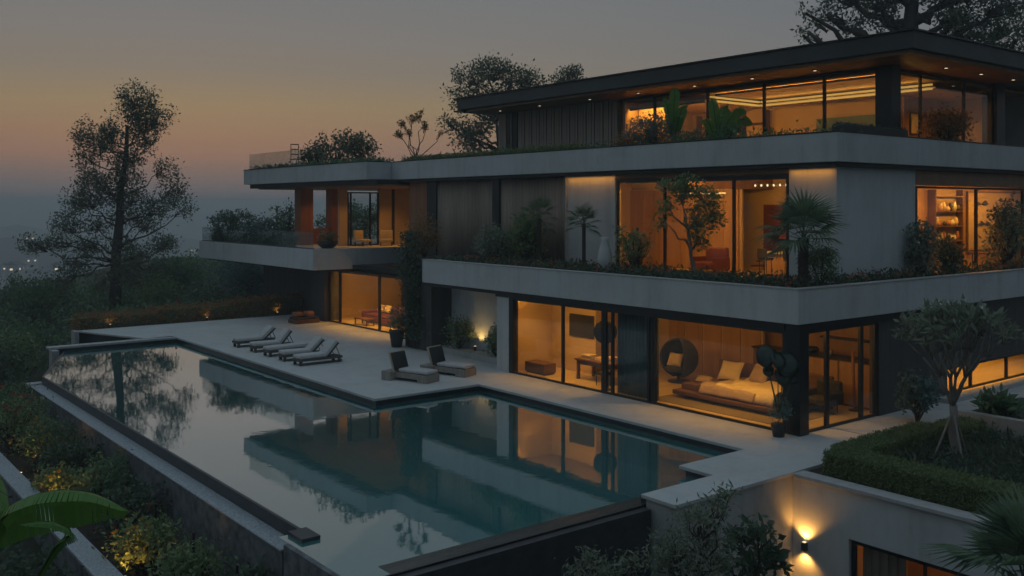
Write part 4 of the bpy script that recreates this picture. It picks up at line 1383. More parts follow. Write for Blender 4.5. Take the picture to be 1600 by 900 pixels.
BIG = [(u, v, ru * 1.05, rv * 1.4) for u, v, ru, rv in [(228, 158, 30, 18), (208, 172, 24, 18), (250, 185, 26, 16), (226, 196, 28, 14), (140, 210, 20, 17), (160, 226, 26, 18), (188, 220, 22, 14), (232, 222, 22, 10),
       (138, 246, 16, 10), (176, 250, 24, 9), (216, 246, 20, 9), (122, 268, 16, 12), (158, 282, 26, 13), (200, 276, 26, 13), (250, 262, 18, 14), (262, 296, 22, 18),
       (118, 310, 20, 16), (150, 318, 24, 14), (208, 312, 28, 14), (250, 322, 24, 12), (280, 322, 12, 12), (112, 350, 24, 13), (152, 352, 20, 10), (222, 350, 22, 9),
       (64, 380, 20, 8), (92, 378, 22, 10), (128, 384, 26, 12), (250, 380, 24, 9), (226, 398, 26, 10), (138, 410, 24, 12), (116, 430, 18, 13), (142, 445, 18, 11),
       (206, 424, 28, 14), (242, 424, 22, 12), (208, 448, 22, 9), (264, 382, 14, 7), (180, 300, 26, 14), (180, 340, 26, 14), (185, 385, 26, 12), (180, 200, 18, 14)]]
tree('broadleaf_tree', 'tall dark tree standing alone beyond the far pool end', (19.4, 68.8, -.5), 12.6, .36, px_clumps(BIG, 178, 465, 22.7, 1.6, .7),
     'leaf_tree', .20, 1.5, spread=.21, per=12, lean=(.9, 0), lo=.0, limb=.35)
tree('background_tree', 'rounded tree rising behind the left end of the top roof', (45.5, 59.7, .5), 13, .35,
     px_clumps([(735, 118, 30, 22), (770, 110, 30, 18), (800, 120, 28, 20), (830, 130, 24, 18), (715, 150, 18, 22), (750, 150, 30, 22), (790, 150, 30, 18), (720, 200, 22, 22), (750, 205, 24, 20),
                (735, 225, 26, 14), (700, 190, 12, 10), (765, 180, 22, 18)], 775, 165, 20, 1.2, 13.9), 'leaf_tree', .26, 1.2, spread=.26, lo=.1)
tree('background_tree', 'small tree tip peeking over the middle of the top roof', (53.2, 60, .8), 14, .25,
     px_clumps([(872, 122, 14, 10), (885, 112, 16, 11), (897, 116, 12, 10), (885, 130, 20, 10)], 880, 120, 18.7, .6, 16.5), 'leaf_tree', .24, 1.6, spread=.2)
tree('old_tree', 'huge old tree with thick limbs behind the right end of the roof', (57.0, 31.5, .8), 21, .95,
     px_clumps([(1268, 20, 8, 8), (1278, 45, 9, 9), (1262, 55, 8, 7), (1310, 15, 26, 24), (1330, -15, 35, 20), (1345, 35, 24, 14), (1385, 0, 40, 26), (1390, 30, 28, 14), (1440, -20, 50, 30),
                (1490, 0, 40, 24), (1500, 35, 34, 18), (1540, 45, 40, 22), (1575, 70, 32, 20), (1560, 15, 40, 22), (1600, 30, 36, 24), (1610, 85, 26, 18), (1525, 75, 24, 10), (1470, 38, 30, 10), (1400, -22, 70, 22), (1530, -22, 70, 22)],
                1440, 60, 25, 2.2, 16.2), 'leaf_dark', .26, 1.1, bark='bark', spread=.28, lo=.1)
tree('background_tree', 'dark dense tree at the right edge behind the top storey', (51.4, 22.6, .6), 10, .3,
     px_clumps([(1575, 155, 24, 24), (1600, 150, 30, 30), (1580, 195, 26, 24), (1605, 200, 30, 26), (1590, 235, 34, 24)], 1580, 190, 30, 1.0, 9.8), 'leaf_dark', .26, 1.5, spread=.26)

tree('background_tree', 'leafy tree standing behind the open wing lounge', (34.5, 63.5, 1.0), 4.5, .14,
     [(-1.2, 4.2, 0, 1.2, 1.0), (.2, 4.8, .5, 1.3, 1.1), (1.4, 4.0, 0, 1.2, .9), (-.3, 3.2, -.4, 1.3, .8), (.9, 2.8, .3, 1.2, .8), (2.3, 4.9, .6, 1.0, .9), (-2.2, 3.2, .2, 1.0, .8)], 'leaf_mid', .22, 2.0, spread=.2, lo=.0)
# bank and far bushes
for i, (u_, x, y, z, r, h, lf, t) in enumerate((
        (0, 12.0, 78.5, -5.5, 3.4, 5.6, 'leaf_dark', 'wide dark bush at the left picture edge below the valley'),
        (0, 15.6, 78.5, -5.0, 2.4, 6.6, 'leaf_dark', 'tall dark bush left of the lone tree'),
        (0, 17.6, 75.5, -3.0, 1.6, 4.2, 'leaf_dark', 'slim dark bush close to the lone tree on its left'),
        (0, 9.0, 66.0, -5.0, 3.0, 4.4, 'leaf_dark', 'dark bush below the far left pool corner'),
        (0, 12.2, 62.0, -3.4, 1.8, 3.1, 'leaf_mid', 'yellow green bush just outside the far pool end'),
        (0, 27.5, 65.0, .4, 2.6, 2.9, 'leaf_bluish', 'rounded bush on the bank under the wing slab'),
        (0, 31.5, 68.0, 1.4, 2.4, 3.4, 'leaf_dark', 'dark bush on the bank behind the wing pillar'),
        (0, 24.0, 70.0, .3, 2.2, 2.6, 'leaf_mid', 'low green bush on the bank right of the lone tree'))):
    shrub('bank_bush', t, (x, y, z), r, h, lf, .26, 2600, 'bush', 'bushes on the bank', lumps=9, spread=.3)
for i, (x, y, r, h, lf, t) in enumerate((
        (3.5, 60.0, 2.2, 3.4, 'leaf_mid', 'green bush low on the far left slope'), (6.6, 56.0, 1.8, 2.8, 'leaf_bluish', 'bluish bush on the slope left of the far pool pier'),
        (10.6, 57.0, 1.5, 2.4, 'leaf_light', 'light green bush right behind the far pool pier'), (0.5, 66.0, 2.6, 4.2, 'leaf_dark', 'dark bush at the outer left of the slope'),
        (6.0, 72.0, 2.8, 4.6, 'leaf_bluish', 'tall bluish bush below the valley lights'), (14.6, 70.0, 1.7, 3.2, 'leaf_mid', 'green bush at the left foot of the lone tree'),
        (21.6, 66.5, 1.6, 2.2, 'leaf_light', 'light green bush at the right foot of the lone tree'), (3.0, 50.0, 1.7, 2.0, 'leaf_light', 'light bush on the slope below the pool end'))):
    shrub('slope_bush', t, (x, y, float(ground_z(np.array(x), np.array(y))) - .1), r, h, lf, .24, 2200, 'bush', 'bushes on the far slope', lumps=8, spread=.26)
hx = rng.uniform(8.6, 46, 15000); hy = rng.uniform(54.2, 92, 15000)
hz = ground_z(hx, hy)
P = np.c_[hx, hy, hz + np.abs(rng.normal(size=15000)) * .35 * (1 + .8 * np.sin(hx * .9) * np.sin(hy * .7))]
V, F = leaves(P, .34, .5, .5)
tag(link('undergrowth', np_mesh('undergrowth', V, F), 'leaf_mid'), 'tangled green undergrowth covering the bank beyond the deck', 'undergrowth', kind='stuff')
hx = rng.uniform(-6, 8.4, 16000); hy = rng.uniform(8, 66, 16000)
hx = np.where((hx > 5.75) & (hy < 44.2), hx - 14, hx)
P = np.c_[hx, hy, ground_z(hx, hy) + np.abs(rng.normal(size=16000)) * .3]
V, F = leaves(P, .26, .4, .7)
tag(link('slope_cover', np_mesh('slope_cover', V, F), 'leaf_dark'), 'dark ground cover on the slope at lower left', 'undergrowth', kind='stuff')


def hedge(name, label, boxes, leaf, size, dens, cat='hedge', flowers=None, nf=0, jit=.05):
    """clipped hedge: dense core and leaves over its faces; boxes x0,x1,y0,y1,z0,z1"""
    b0 = boxes[0]
    o = empty(name, (b0[0], b0[2], b0[4]), label, cat)
    core = MB(); Ps = []; Fp = []
    for (x0, x1, y0, y1, z0, z1) in boxes:
        core.box(x0 + .06, x1 - .06, y0 + .06, y1 - .06, z0, z1 - .06)
        for ax, n_ in ((0, (y1 - y0) * (z1 - z0)), (1, (x1 - x0) * (z1 - z0)), (2, (x1 - x0) * (y1 - y0))):
            for side in ((0, 1) if ax < 2 else (1,)):
                n = int(n_ * dens)
                p = np.c_[rng.uniform(x0, x1, n), rng.uniform(y0, y1, n), rng.uniform(z0, z1, n)]
                p[:, ax] = (x0, y0, z0)[ax] if side == 0 else (x1, y1, z1)[ax]
                p += rng.normal(size=p.shape) * jit
                Ps.append(p)
                if flowers and ax == 2:
                    Fp.append(p[: int(nf)] + [0, 0, .04])
                elif flowers:
                    Fp.append(p[: int(nf)] + rng.normal(size=p[: int(nf)].shape) * .05)
    core.build('core', 'leaf_core', o)
    V, F = leaves(np.concatenate(Ps), size, .5, .1)
    link('foliage', np_mesh('foliage', V, F), leaf, o)
    if flowers:
        V, F = leaves(np.concatenate(Fp), size * 1.3, .8, .4)
        link('flowers', np_mesh('flowers', V, F), flowers, o)
    return o


hedge('flower_hedge', 'low flowering hedge along the far edge of the deck', [(13.4, 17.6, 54.1, 54.9, -.4, .62), (17.6, 22.2, 54.15, 55.0, -.4, .78), (22.2, 26.4, 54.1, 55.0, -.4, .95)],
      'leaf_rust', .13, 260, flowers='flower_red', nf=26, jit=.1)
hedge('box_hedge', 'clipped green box hedge curving around the tree bed', [(20.55, 21.35, 4.0, 13.1, -.06, .52), (20.58, 21.6, 13.1, 13.75, -.06, .50), (21.3, 23.0, 13.2, 14.0, -.06, .5), (23.0, 25.6, 13.35, 14.1, -.06, .47),
                                                                               (25.6, 27.3, 13.0, 13.8, -.06, .45)], 'leaf_hedge', .07, 1500, jit=.022)
gx = rng.uniform(21.3, 30, 16000); gy = rng.uniform(4, 13.3, 16000)
scatter_cover('bed_cover', 'dark strappy ground cover inside the clipped hedge', 'ground cover', np.c_[gx, gy], -.05, .30, 'leaf_dark', .2, aspect=.22)

# frangipani in the hedge bed
fg_root = empty('frangipani', (24.5, 12.5, -.06), 'bare limbed tree with leafy top and props in the hedge bed', 'tree')
fb, tips = MB(), []


def fork(p, d, L, r, lev):
    q = p + d * L
    fb.tube(limb_pts(p, q, 4, .07), [r, r * .93, r * .86, r * .78], 6)
    if lev == 0:
        tips.append((q, d)); return
    k = 3 if lev > 2 else random.choice((2, 2, 3))
    a0 = random.uniform(0, 6.28)
    for i in range(k):
        a = a0 + 2 * math.pi * i / k
        s = np.cross(d, [math.cos(a), math.sin(a), .2]); s = s / np.linalg.norm(s)
        nd = d * .82 + s * random.uniform(.38, .62) + np.array([0, 0, .40 if lev > 1 else .28])
        fork(q, nd / np.linalg.norm(nd), L * random.uniform(.68, .92), r * .68, lev - 1)


b0 = np.array([24.5, 12.5, -.1])
fb.tube(limb_pts(b0, b0 + [0, 0, 1.45], 5, .04), [.13, .115, .11, .105, .1], 9)
for i in range(6):
    a = 2 * math.pi * i / 6 + .3
    d = np.array([math.cos(a) * .44, math.sin(a) * .44, .95]); d /= np.linalg.norm(d)
    fork(b0 + [0, 0, 1.34 + .03 * i], d, .86, .056, 3)
fb.build('trunk', 'bark_pale', fg_root, smooth=True)
Ps, Ds = [], []
for q, d in tips:
    k = 11
    Ps.append(q + rng.normal(size=(k, 3)) * .05); Ds.append(np.repeat([d * .6], k, 0))
V, F = leaves(np.concatenate(Ps), .25, .34, .15, D=np.concatenate(Ds))
link('crown', np_mesh('crown', V, F), 'leaf_pale', fg_root)
fq = np.array([q for q, d in sorted(tips, key=lambda t: -t[0][2])[:7]]) + [0, 0, .16]
V, F = leaves(np.repeat(fq, 5, 0) + rng.normal(size=(len(fq) * 5, 3)) * .03, .1, .8, .4)
link('flowers', np_mesh('flowers', V, F), 'petal_white', fg_root)
for (dx, dy) in ((-.55, -.05), (.02, -.5), (.5, .3)):
    c = cp((24.5, 12.5, 0), dx, -.05, dy)
    MB().tube([c, np.array([24.5, 12.5, 1.25])], .03, 6).build('prop', 'weathered_wood', fg_root)
bp_ = empty('block_planter', (28.6, 12.6, 0), 'grey rendered planter block behind the propped tree', 'planter')
box('front', 'render_grey', bp_, 27.7, 27.95, 11.0, 14.0, -.05, .55, .01)
box('body', 'dark_cladding', bp_, 27.95, 31.5, 9.0, 13.9, -.05, .48)
for i, (x, y, t) in enumerate(((28.4, 13.2, 'leafy plant at the left of the grey planter block'), (29.4, 12.0, 'broad leafy plant in the middle of the grey planter block'), (30.4, 10.8, 'leafy plant at the right of the grey planter block'))):
    shrub('planter_shrub', t, (x, y, .48), .6, .5, 'leaf_mid', .28, 420, 'shrub', 'plants on the planter block', aspect=.45, lumps=4, flowers='petal_white', nf=4)
shrub('side_shrub', 'dark shrub before the black side wall left of the tree', (27.6, 15.2, 0), .6, 1.5, 'leaf_bluish', .16, 900, lumps=5)


# --- palms
def fan_mesh(L, blades, spread, bl):
    """one fan frond along +X from the origin"""
    b = MB()
    pts = [np.array([L * t, 0, .18 * L * math.sin(math.pi * t * .6)]) for t in (0, .33, .66, 1)]
    b.tube(pts, [.016, .012, .010, .008], 5)
    e = pts[-1]
    for i in range(blades):
        a = -spread / 2 + spread * i / (blades - 1)
        d = np.array([math.cos(a), math.sin(a), -.05]); s = np.array([-math.sin(a), math.cos(a), 0])
        l = bl * (1 - .22 * abs(a) / (spread / 2)) * random.uniform(.93, 1.05)
        w = .022 * bl / .6
        m = e + d * l * .55 + np.array([0, 0, .02]); t = e + d * l + np.array([0, 0, -.22 * l])
        b.add([e - s * .006, m - s * w, t, m + s * w, m + np.array([0, 0, -.02])], [(0, 1, 4), (1, 2, 4), (2, 3, 4), (3, 0, 4)])
    return b.mesh('frond')


def palm(name, label, base, th, tr, n, L, blades, spread, bl, leaf='leaf_palm', lo=-30, hi=75, lean=(0, 0), cat='palm', group=None, bark='bark'):
    o = empty(name, tuple(base), label, cat, group)
    top = np.array([lean[0], lean[1], th])
    b = MB(); b.tube([np.zeros(3) - [0, 0, .1], top * .3, top * .65, top], [tr * 1.15, tr, tr * .95, tr * 1.1], 9)
    for i in range(int(th / .12)):
        z = i * .12
        b.tube([top * (z / th), top * ((z + .05) / th)], [tr * 1.16, tr * 1.02], 9)
    b.build('trunk', bark, o, local=True)
    ms = [fan_mesh(L * k, blades, spread, bl * k) for k in (1, .9, .8)]
    for m in ms: m.materials.append(MATS[leaf])
    for i in range(n):
        t = i / (n - 1)
        el = lo + (hi - lo) * t ** .8
        f = link('frond', ms[i % 3], leaf, o, True)
        f.location = tuple(top + np.array([0, 0, -.1 + .12 * t]))
        f.rotation_euler = (random.uniform(-.3, .3), -R(el), i * 2.399 + random.uniform(-.2, .2))
    return o


palm('fan_palm', 'spiky fan palm by the corner of the middle terrace', (24.35, 16.95, 4.1), 1.5, .15, 26, .66, 16, R(170), .98, lo=-35, hi=82)
palm('fan_palm', 'small fan palm before the pale wall of the middle terrace', (24.6, 26.8, 4.1), 1.75, .07, 16, .42, 14, R(165), .52, lo=-25, hi=75)
palm('fan_palm', 'bushy dark palm before the middle terrace curtains', (25.0, 29.9, 4.1), 1.9, .08, 18, .55, 12, R(150), .62, lo=-40, hi=80)
palm('fan_palm', 'fan palm fronds at the bottom right picture corner', (15.9, 6.95, -3.3), 3.75, .16, 26, .75, 18, R(150), .95, lo=-10, hi=80)


# --- banana plants
def banana_leaf(mid, wl, wr, dl, dr, tears=.25, face=None):
    """mid: midrib points; half widths; droop of each half in degrees (0 = level)"""
    mid = [np.array(p, float) for p in mid]
    n = 36
    seg = []
    for i in range(n + 1):
        t = i / n * (len(mid) - 1); k = min(int(t), len(mid) - 2); f = t - k
        p0 = mid[max(k - 1, 0)]; p1 = mid[k]; p2 = mid[k + 1]; p3 = mid[min(k + 2, len(mid) - 1)]
        seg.append(.5 * ((2 * p1) + (-p0 + p2) * f + (2 * p0 - 5 * p1 + 4 * p2 - p3) * f * f + (-p0 + 3 * p1 - 3 * p2 + p3) * f ** 3))
    b = MB()
    for side, w, dr_ in ((1, wl, dl), (-1, wr, dr)):
        off = 0
        for i in range(n):
            a, c = seg[i], seg[i + 1]
            tg = unit(c - a)
            s = np.cross(tg, [0, 0, 1.0])
            if face is not None:      # blade turned to show its width
                s = np.array(face) - tg * np.dot(tg, face)
            s = unit(s) * side
            prof = lambda t: (math.sin(math.pi * min(1, t * 1.0 + .06)) ** .55) if t < 1 else 0
            w0 = w * prof(i / n); w1 = w * prof((i + 1) / n)
            if random.random() < tears * .3: off = random.uniform(-.12, .12)
            d0 = R(dr_) + off
            up = np.array([0, 0, 1.0])
            e0 = s * math.cos(d0) - up * math.sin(d0)
            e1 = e0
            m0 = a + e0 * w0 * .55 + up * w0 * .10; m1 = c + e1 * w1 * .55 + up * w1 * .10
            g = tg * (.25 * np.linalg.norm(c - a) if random.random() < tears else 0)
            o0 = a + e0 * w0 - up * w0 * .10 + g; o1 = c + e1 * w1 - up * w1 * .10 - g * .4
            b.add([a, c, m1, m0], [(0, 1, 2, 3)]); b.add([m0, m1, o1, o0], [(0, 1, 2, 3)])
    return b, seg


def banana(name, label, base, leaves_, stem_h, stem_r, cat='banana plant', group=None, face=None):
    o = empty(name, tuple(base), label, cat, group)
    MB().tube([np.array(base) - [0, 0, .1], np.array(base) + [0, 0, stem_h * .5], np.array(base) + [0, 0, stem_h]], [stem_r, stem_r * .8, stem_r * .4], 9).build('stem', 'stem_green', o, smooth=True)
    top = np.array(base) + [0, 0, stem_h]
    for (mid, wl, wr, dl, dr) in leaves_:
        b, seg = banana_leaf(mid, wl, wr, dl, dr, face=face)
        lf = b.build('leaf', 'banana_leaf', o, smooth=True)
        rb = MB(); rb.tube([top - [0, 0, .2]] + [seg[0] * .5 + top * .5] + seg[::4] + [seg[-1]], [.03, .028] + [.024 * (1 - .85 * k / 9) for k in range(10)] + [.003], 6)
        rb.build('midrib', 'stem_green', lf)
    return o


B = np.array([2.45, 14.4, -2.8])


def bc(u, v, d=13.0):
    a = (u - 800) / 1499
    return np.array([(a * .785 + .6194) * d, (-a * .6194 + .785) * d, 6.54 - (v - 322) * d / 1499])


banana('banana_plant', 'large glossy banana leaf arching in at the lower left', B, [
    ([bc(-10, 830, 12.9), bc(20, 792, 12.9), bc(60, 772, 12.95), bc(105, 766, 13.0), bc(155, 774, 13.1), bc(214, 806, 13.2)], .46, .62, -8, 66),
    ([bc(60, 900, 12.6), bc(90, 850, 12.5), bc(112, 832, 12.4), bc(80, 815, 12.2), bc(20, 820, 12.0)], .10, .12, 20, 50),
    ([bc(-40, 900, 12.8), bc(-20, 800, 12.6), bc(-60, 740, 12.4), bc(-120, 720, 12.2)], .3, .3, 20, 40),
    ([bc(-30, 880, 13.4), bc(-10, 790, 13.8), bc(-20, 735, 14.2), bc(-5, 720, 14.6)], .22, .22, 25, 35)], 4.3, .14)


def up_leaf(base, dx, h, L, depth=0.0, bend=.3):
    p0 = cp(base, dx * .15, h * .35, depth * .2); p1 = cp(base, dx * .45, h * .7, depth * .5); p2 = cp(base, dx * .8, h * .95, depth * .8); p3 = cp(base, dx * 1.15, h * (1 - bend * .2), depth)
    return [p0, p1, p2, p3]


b1 = np.array([28.0, 25.4, 8.6])
banana('banana_plant', 'tall upright banana plant on the upper terrace', b1, [
    (up_leaf(b1, .1, 2.6, 1), .22, .22, 15, 15), (up_leaf(b1, -.15, 1.9, 1, .3), .15, .15, 25, 15), (up_leaf(b1, -.35, 2.2, 1, .1), .16, .16, 20, 20), (up_leaf(b1, .5, 1.9, 1, -.1), .22, .22, 20, 30), (up_leaf(b1, .3, 1.5, 1, -.3), .2, .2, 20, 30)], .7, .08, face=RT)
b2 = np.array([28.0, 23.2, 8.6])
banana('banana_plant', 'spreading banana plant on the upper terrace beside the taller one', b2, [
    (up_leaf(b2, -.25, 2.0, 1), .2, .2, 15, 25), (up_leaf(b2, .35, 1.7, 1), .26, .24, 10, 30), (up_leaf(b2, .95, 1.6, 1, 0, .8), .26, .26, 15, 35), (up_leaf(b2, 1.2, 1.25, 1, .2, 1.2), .22, .24, 15, 35),
    (up_leaf(b2, -.6, 1.2, 1, -.2, 1), .18, .18, 15, 35)], .5, .07, face=RT)

# --- middle terrace planting
gx = rng.uniform(23.36, 25.6, 5200); gy = rng.uniform(16.55, 35.2, 5200)
scatter_cover('terrace_cover', 'low trailing ground cover along the middle terrace planter', 'ground cover', np.c_[gx, gy], 4.15, .26, 'leaf_dark', .15)
gx = rng.uniform(25.6, 44, 2400); gy = rng.uniform(16.52, 17.2, 2400)
scatter_cover('terrace_cover', 'low ground cover along the right side terrace planter', 'ground cover', np.c_[gx, gy], 4.15, .28, 'leaf_dark', .16)
fx = np.r_[rng.uniform(23.4, 24.4, 46), rng.uniform(25.7, 38, 26)]; fy = np.r_[rng.uniform(16.6, 34, 46), rng.uniform(16.55, 16.8, 26)]
fp = np.repeat(np.c_[fx, fy, 4.27 + rng.uniform(0, .12, 72)], 6, 0) + rng.normal(size=(432, 3)) * .05
V, F = leaves(fp, .11, .7, .4)
tag(link('terrace_flowers', np_mesh('terrace_flowers', V, F), 'flower_pink'), 'scattered pink blossoms among the middle terrace ground cover', 'flowers', kind='stuff')
shrub('terrace_shrub', 'yellow green shrub before the middle terrace curtains', (24.6, 32.0, 4.1), 1.05, 1.7, 'leaf_pale', .14, 2600, lumps=7)
shrub('terrace_shrub', 'taller dark shrub between curtain and bushy palm', (25.0, 30.7, 4.1), .85, 2.5, 'leaf_light', .15, 2000, lumps=6)
shrub('terrace_shrub', 'small leafy bush before the left middle storey pane', (25.0, 24.5, 4.1), .8, 1.75, 'leaf_light', .14, 900, lumps=6)
shrub('terrace_shrub', 'round clipped bush beside the spiky palm', (25.3, 17.0, 4.1), .5, 1.15, 'leaf_mid', .07, 1800, lumps=1)
shrub('terrace_shrub', 'dark loose bush on the side terrace left of the side room', (31.0, 16.9, 4.1), .75, 2.0, 'leaf_pale', .14, 1300, lumps=7, ry=.4, flowers='petal_white', nf=16)
shrub('terrace_shrub', 'second dark bush on the side terrace before the dining chairs', (32.8, 16.9, 4.1), .6, 1.5, 'leaf_dark', .13, 800, lumps=6, ry=.4, flowers='petal_white', nf=10)
shrub('terrace_shrub', 'tall light flecked bush at the right picture edge of the side terrace', (37.2, 16.9, 4.1), 1.2, 3.0, 'leaf_pale', .16, 2200, lumps=8, ry=.5)
tree('terrace_tree', 'slender leaning tree before the middle storey glass', (25.0, 21.5, 4.1), 2.6, .07,
     px_clumps([(1055, 290, 22, 12), (1080, 300, 22, 16), (1110, 310, 24, 22), (1120, 335, 18, 22), (1045, 320, 14, 14), (1095, 345, 22, 26), (1100, 375, 16, 20), (1078, 285, 16, 10), (1035, 345, 10, 14)], 1098, 410, 46, .35, .5),
     'leaf_light', .12, 6.5, spread=.09, bark='bark_pale', lean=(-.6, 0), lo=.1)
for i, y in enumerate(np.arange(19.6, 22.4, .3)):
    o = empty('agave', (23.75, float(y), 4.16), ORD[i] + ' little agave from the right in the row at the terrace edge', 'agave', 'agaves at the terrace edge')
    b = MB()
    for k in range(10):
        a = k * 2.4; el = .5 + .09 * k
        d = np.array([math.cos(a) * math.cos(el), math.sin(a) * math.cos(el), math.sin(el)]); s = np.array([-math.sin(a), math.cos(a), 0])
        b.add([s * .02, d * .14 + s * .03, d * .30, d * .14 - s * .03, -s * .02, d * .14 + np.array([0, 0, -.012])], [(0, 1, 5), (1, 2, 5), (2, 3, 5), (3, 4, 5), (4, 0, 5)])
    b.build('leaves', 'leaf_bluish', o, local=True)

# --- upper terrace planting
gx = rng.uniform(26.55, 28.4, 6000); gy = rng.uniform(17.4, 43.2, 6000)
scatter_cover('upper_cover', 'dark green strip of planting behind the upper slab edge', 'ground cover', np.c_[gx, gy], 8.66, .42, 'leaf_mid', .16)
hedge('roof_hedge', 'low clipped hedge behind the upper slab edge before the slatted wall', [(26.75, 27.3, 29.6, 43.2, 8.62, 9.05)], 'leaf_hedge', .09, 420)
shrub('upper_shrub', 'rounded blue green bush before the left top storey panes', (27.5, 26.0, 8.62), 1.0, 1.6, 'leaf_bluish', .09, 4200, lumps=6, flowers='flower_pink', nf=14)
shrub('upper_shrub', 'low flowering plant left of the rounded upper bush', (27.4, 27.3, 8.62), .5, .85, 'leaf_rust', .1, 700, lumps=4, flowers='flower_pink', nf=12)
shrub('upper_shrub', 'pink flowering plants under the upper banana leaves', (27.3, 24.1, 8.62), .7, .7, 'leaf_mid', .1, 700, lumps=4, flowers='flower_pink', nf=24)
shrub('upper_shrub', 'feathery plant at the foot of the spreading banana plant', (27.6, 22.3, 8.62), .5, .95, 'leaf_mid', .16, 500, lumps=5, aspect=.3)
up = empty('planter_box', (29.2, 18.1, 8.62), 'dark trough planter at the upper slab corner', 'planter')
box('trough', 'dark_pot', up, 27.4, 31.2, 17.5, 18.0, 8.62, 9.16, .02)
gx = rng.uniform(27.45, 31.15, 700); gy = rng.uniform(17.52, 17.98, 700)
V, F = leaves(np.c_[gx, gy, 9.14 + rng.uniform(0, .07, 700)], .09, .5, .3)
link('planting', np_mesh('planting', V, F), 'leaf_dark', up)
shrub('upper_shrub', 'wide rusty leaved bush before the side panes of the top storey', (34.3, 17.75, 8.62), 1.6, 1.55, 'leaf_rust', .12, 3600, lumps=8, ry=.45)

# --- wing planting
shrub('wing_shrub', 'wide dark bush at the outer corner of the wing terrace', (24.3, 60.2, 4.12), 1.5, 2.2, 'leaf_dark', .17, 2200, lumps=9, ry=1.7)
shrub('wing_shrub', 'dark spreading bush on the wing terrace beside the timber pier', (25.0, 57.2, 4.12), 1.0, 1.7, 'leaf_bluish', .16, 1500, lumps=7, ry=1.2)
shrub('wing_shrub', 'leafy bush behind the wing terrace railing near the pier', (27.3, 58.4, 4.12), 1.2, 2.8, 'leaf_mid', .18, 1500, lumps=8)
hedge('wing_hedge', 'low clipped green hedge behind the wing terrace glass', [(23.6, 24.2, 50.5, 62.0, 4.12, 4.75)], 'leaf_dark', .1, 320)
pp = empty('potted_plant', (25.75, 49.7, 4.12), 'dark bowl planter with pale flowers on the wing terrace edge', 'potted plant')
MB().lathe((25.75, 49.7, 4.12), [(.3, 0), (.55, .2), (.62, .42), (.56, .44)], 18).build('bowl', 'dark_pot', pp, smooth=True)
P, t_ = twig_cloud((25.75, 49.7, 4.75), (.5, .5, .3), 40, 8, .08)
V, F = leaves(P, .13); link('foliage', np_mesh('foliage', V, F), 'leaf_mid', pp)
P, t_ = twig_cloud((25.55, 50.0, 4.95), (.3, .3, .2), 8, 5, .05)
V, F = leaves(P, .12, .8); link('flowers', np_mesh('flowers', V, F), 'cream_fabric', pp)
# --- wing roof
for i, (x, y, r, h, t) in enumerate(((27.0, 53.8, 1.1, 1.6, 'dark bush on the wing roof, left of three'), (27.0, 51.0, 1.4, 2.2, 'tallest dark bush on the wing roof, middle of three'), (27.0, 48.2, 1.2, 1.9, 'dark bush on the wing roof, right of three'))):
    shrub('roof_shrub', t, (x, y, 8.85), r, h, 'leaf_tree', .2, 900, 'shrub', 'bushes on the wing roof', lumps=8, spread=.16)
gx = rng.uniform(24.9, 26.6, 2600); gy = rng.uniform(43.5, 58.8, 2600)
scatter_cover('roof_cover', 'thin strip of green planting on the wing roof edge', 'ground cover', np.c_[gx, gy], 8.86, .22, 'leaf_mid', .16)
tree('roof_tree', 'thin multi stemmed tree with sparse leaf tufts on the roof', (28.0, 43.9, 8.7), .45, .09,
     px_clumps([(622, 188, 7, 6), (630, 172, 6, 6), (644, 164, 7, 6), (657, 160, 7, 7), (664, 176, 6, 8), (640, 186, 6, 6), (688, 186, 4, 4)], 650, 238, 29, .5, 0),
     'leaf_rust', .12, 9, spread=.05, lo=.0, limb=.6, twig_r=.1)

# --- vine and pots by the dark pier
vn = empty('climbing_vine', (23.75, 37.2, 0), 'tall climbing vine covering the dark pier between the wings', 'climber')
gz = rng.uniform(.5, 5.4, 3000); gy = 37.4 + rng.normal(size=3000) * (.42 + .12 * np.sin(gz * 2)); gx = 23.66 - np.abs(rng.normal(size=3000)) * .16
V, F = leaves(np.c_[gx, gy, gz], .14, .55, -.2); link('foliage', np_mesh('foliage', V, F), 'leaf_dark', vn)
vb_ = MB()
for k in range(5):
    vb_.tube(limb_pts((23.72, 37.0 + .2 * k, 0), (23.72, 36.9 + .25 * k, 5.2), 8, .02), .018, 5)
vb_.build('stems', 'bark', vn)
shrub('rust_shrub', 'orange brown leaved shrub on top of the dark pier', (24.4, 37.5, 4.18), .75, 2.1, 'leaf_rust', .13, 1200, lumps=6)
po = empty('potted_plant', (23.4, 38.3, 0), 'tapered dark pot with a small fern beside the dark pier', 'potted plant')
MB().lathe((23.4, 38.3, 0), [(.24, 0), (.34, .6), (.36, .75), (.31, .77)], 16).build('pot', 'dark_pot', po, smooth=True)
P, t_ = twig_cloud((23.4, 38.3, 1.3), (.35, .35, .55), 34, 8, .09); V, F = leaves(P, .16, .4); link('foliage', np_mesh('foliage', V, F), 'leaf_mid', po)
shrub('alcove_shrub', 'warm lit shrub left of the alcove lamp', (24.4, 34.7, .26), .6, 1.5, 'leaf_light', .13, 900, lumps=6, ry=.7)
shrub('alcove_shrub', 'warm lit shrub right of the alcove lamp', (24.4, 32.0, .26), .55, 1.35, 'leaf_light', .13, 800, lumps=6, ry=.6, flowers='flower_pink', nf=8)
rp = empty('potted_plant', (22.82, 16.7, 0), 'potted plant with big dark round leaves before the corner pillar', 'potted plant')
MB().lathe((22.82, 16.7, 0), [(.16, 0), (.21, .24), (.22, .36), (.19, .37)], 18).build('pot', 'dark_pot', rp, smooth=True)
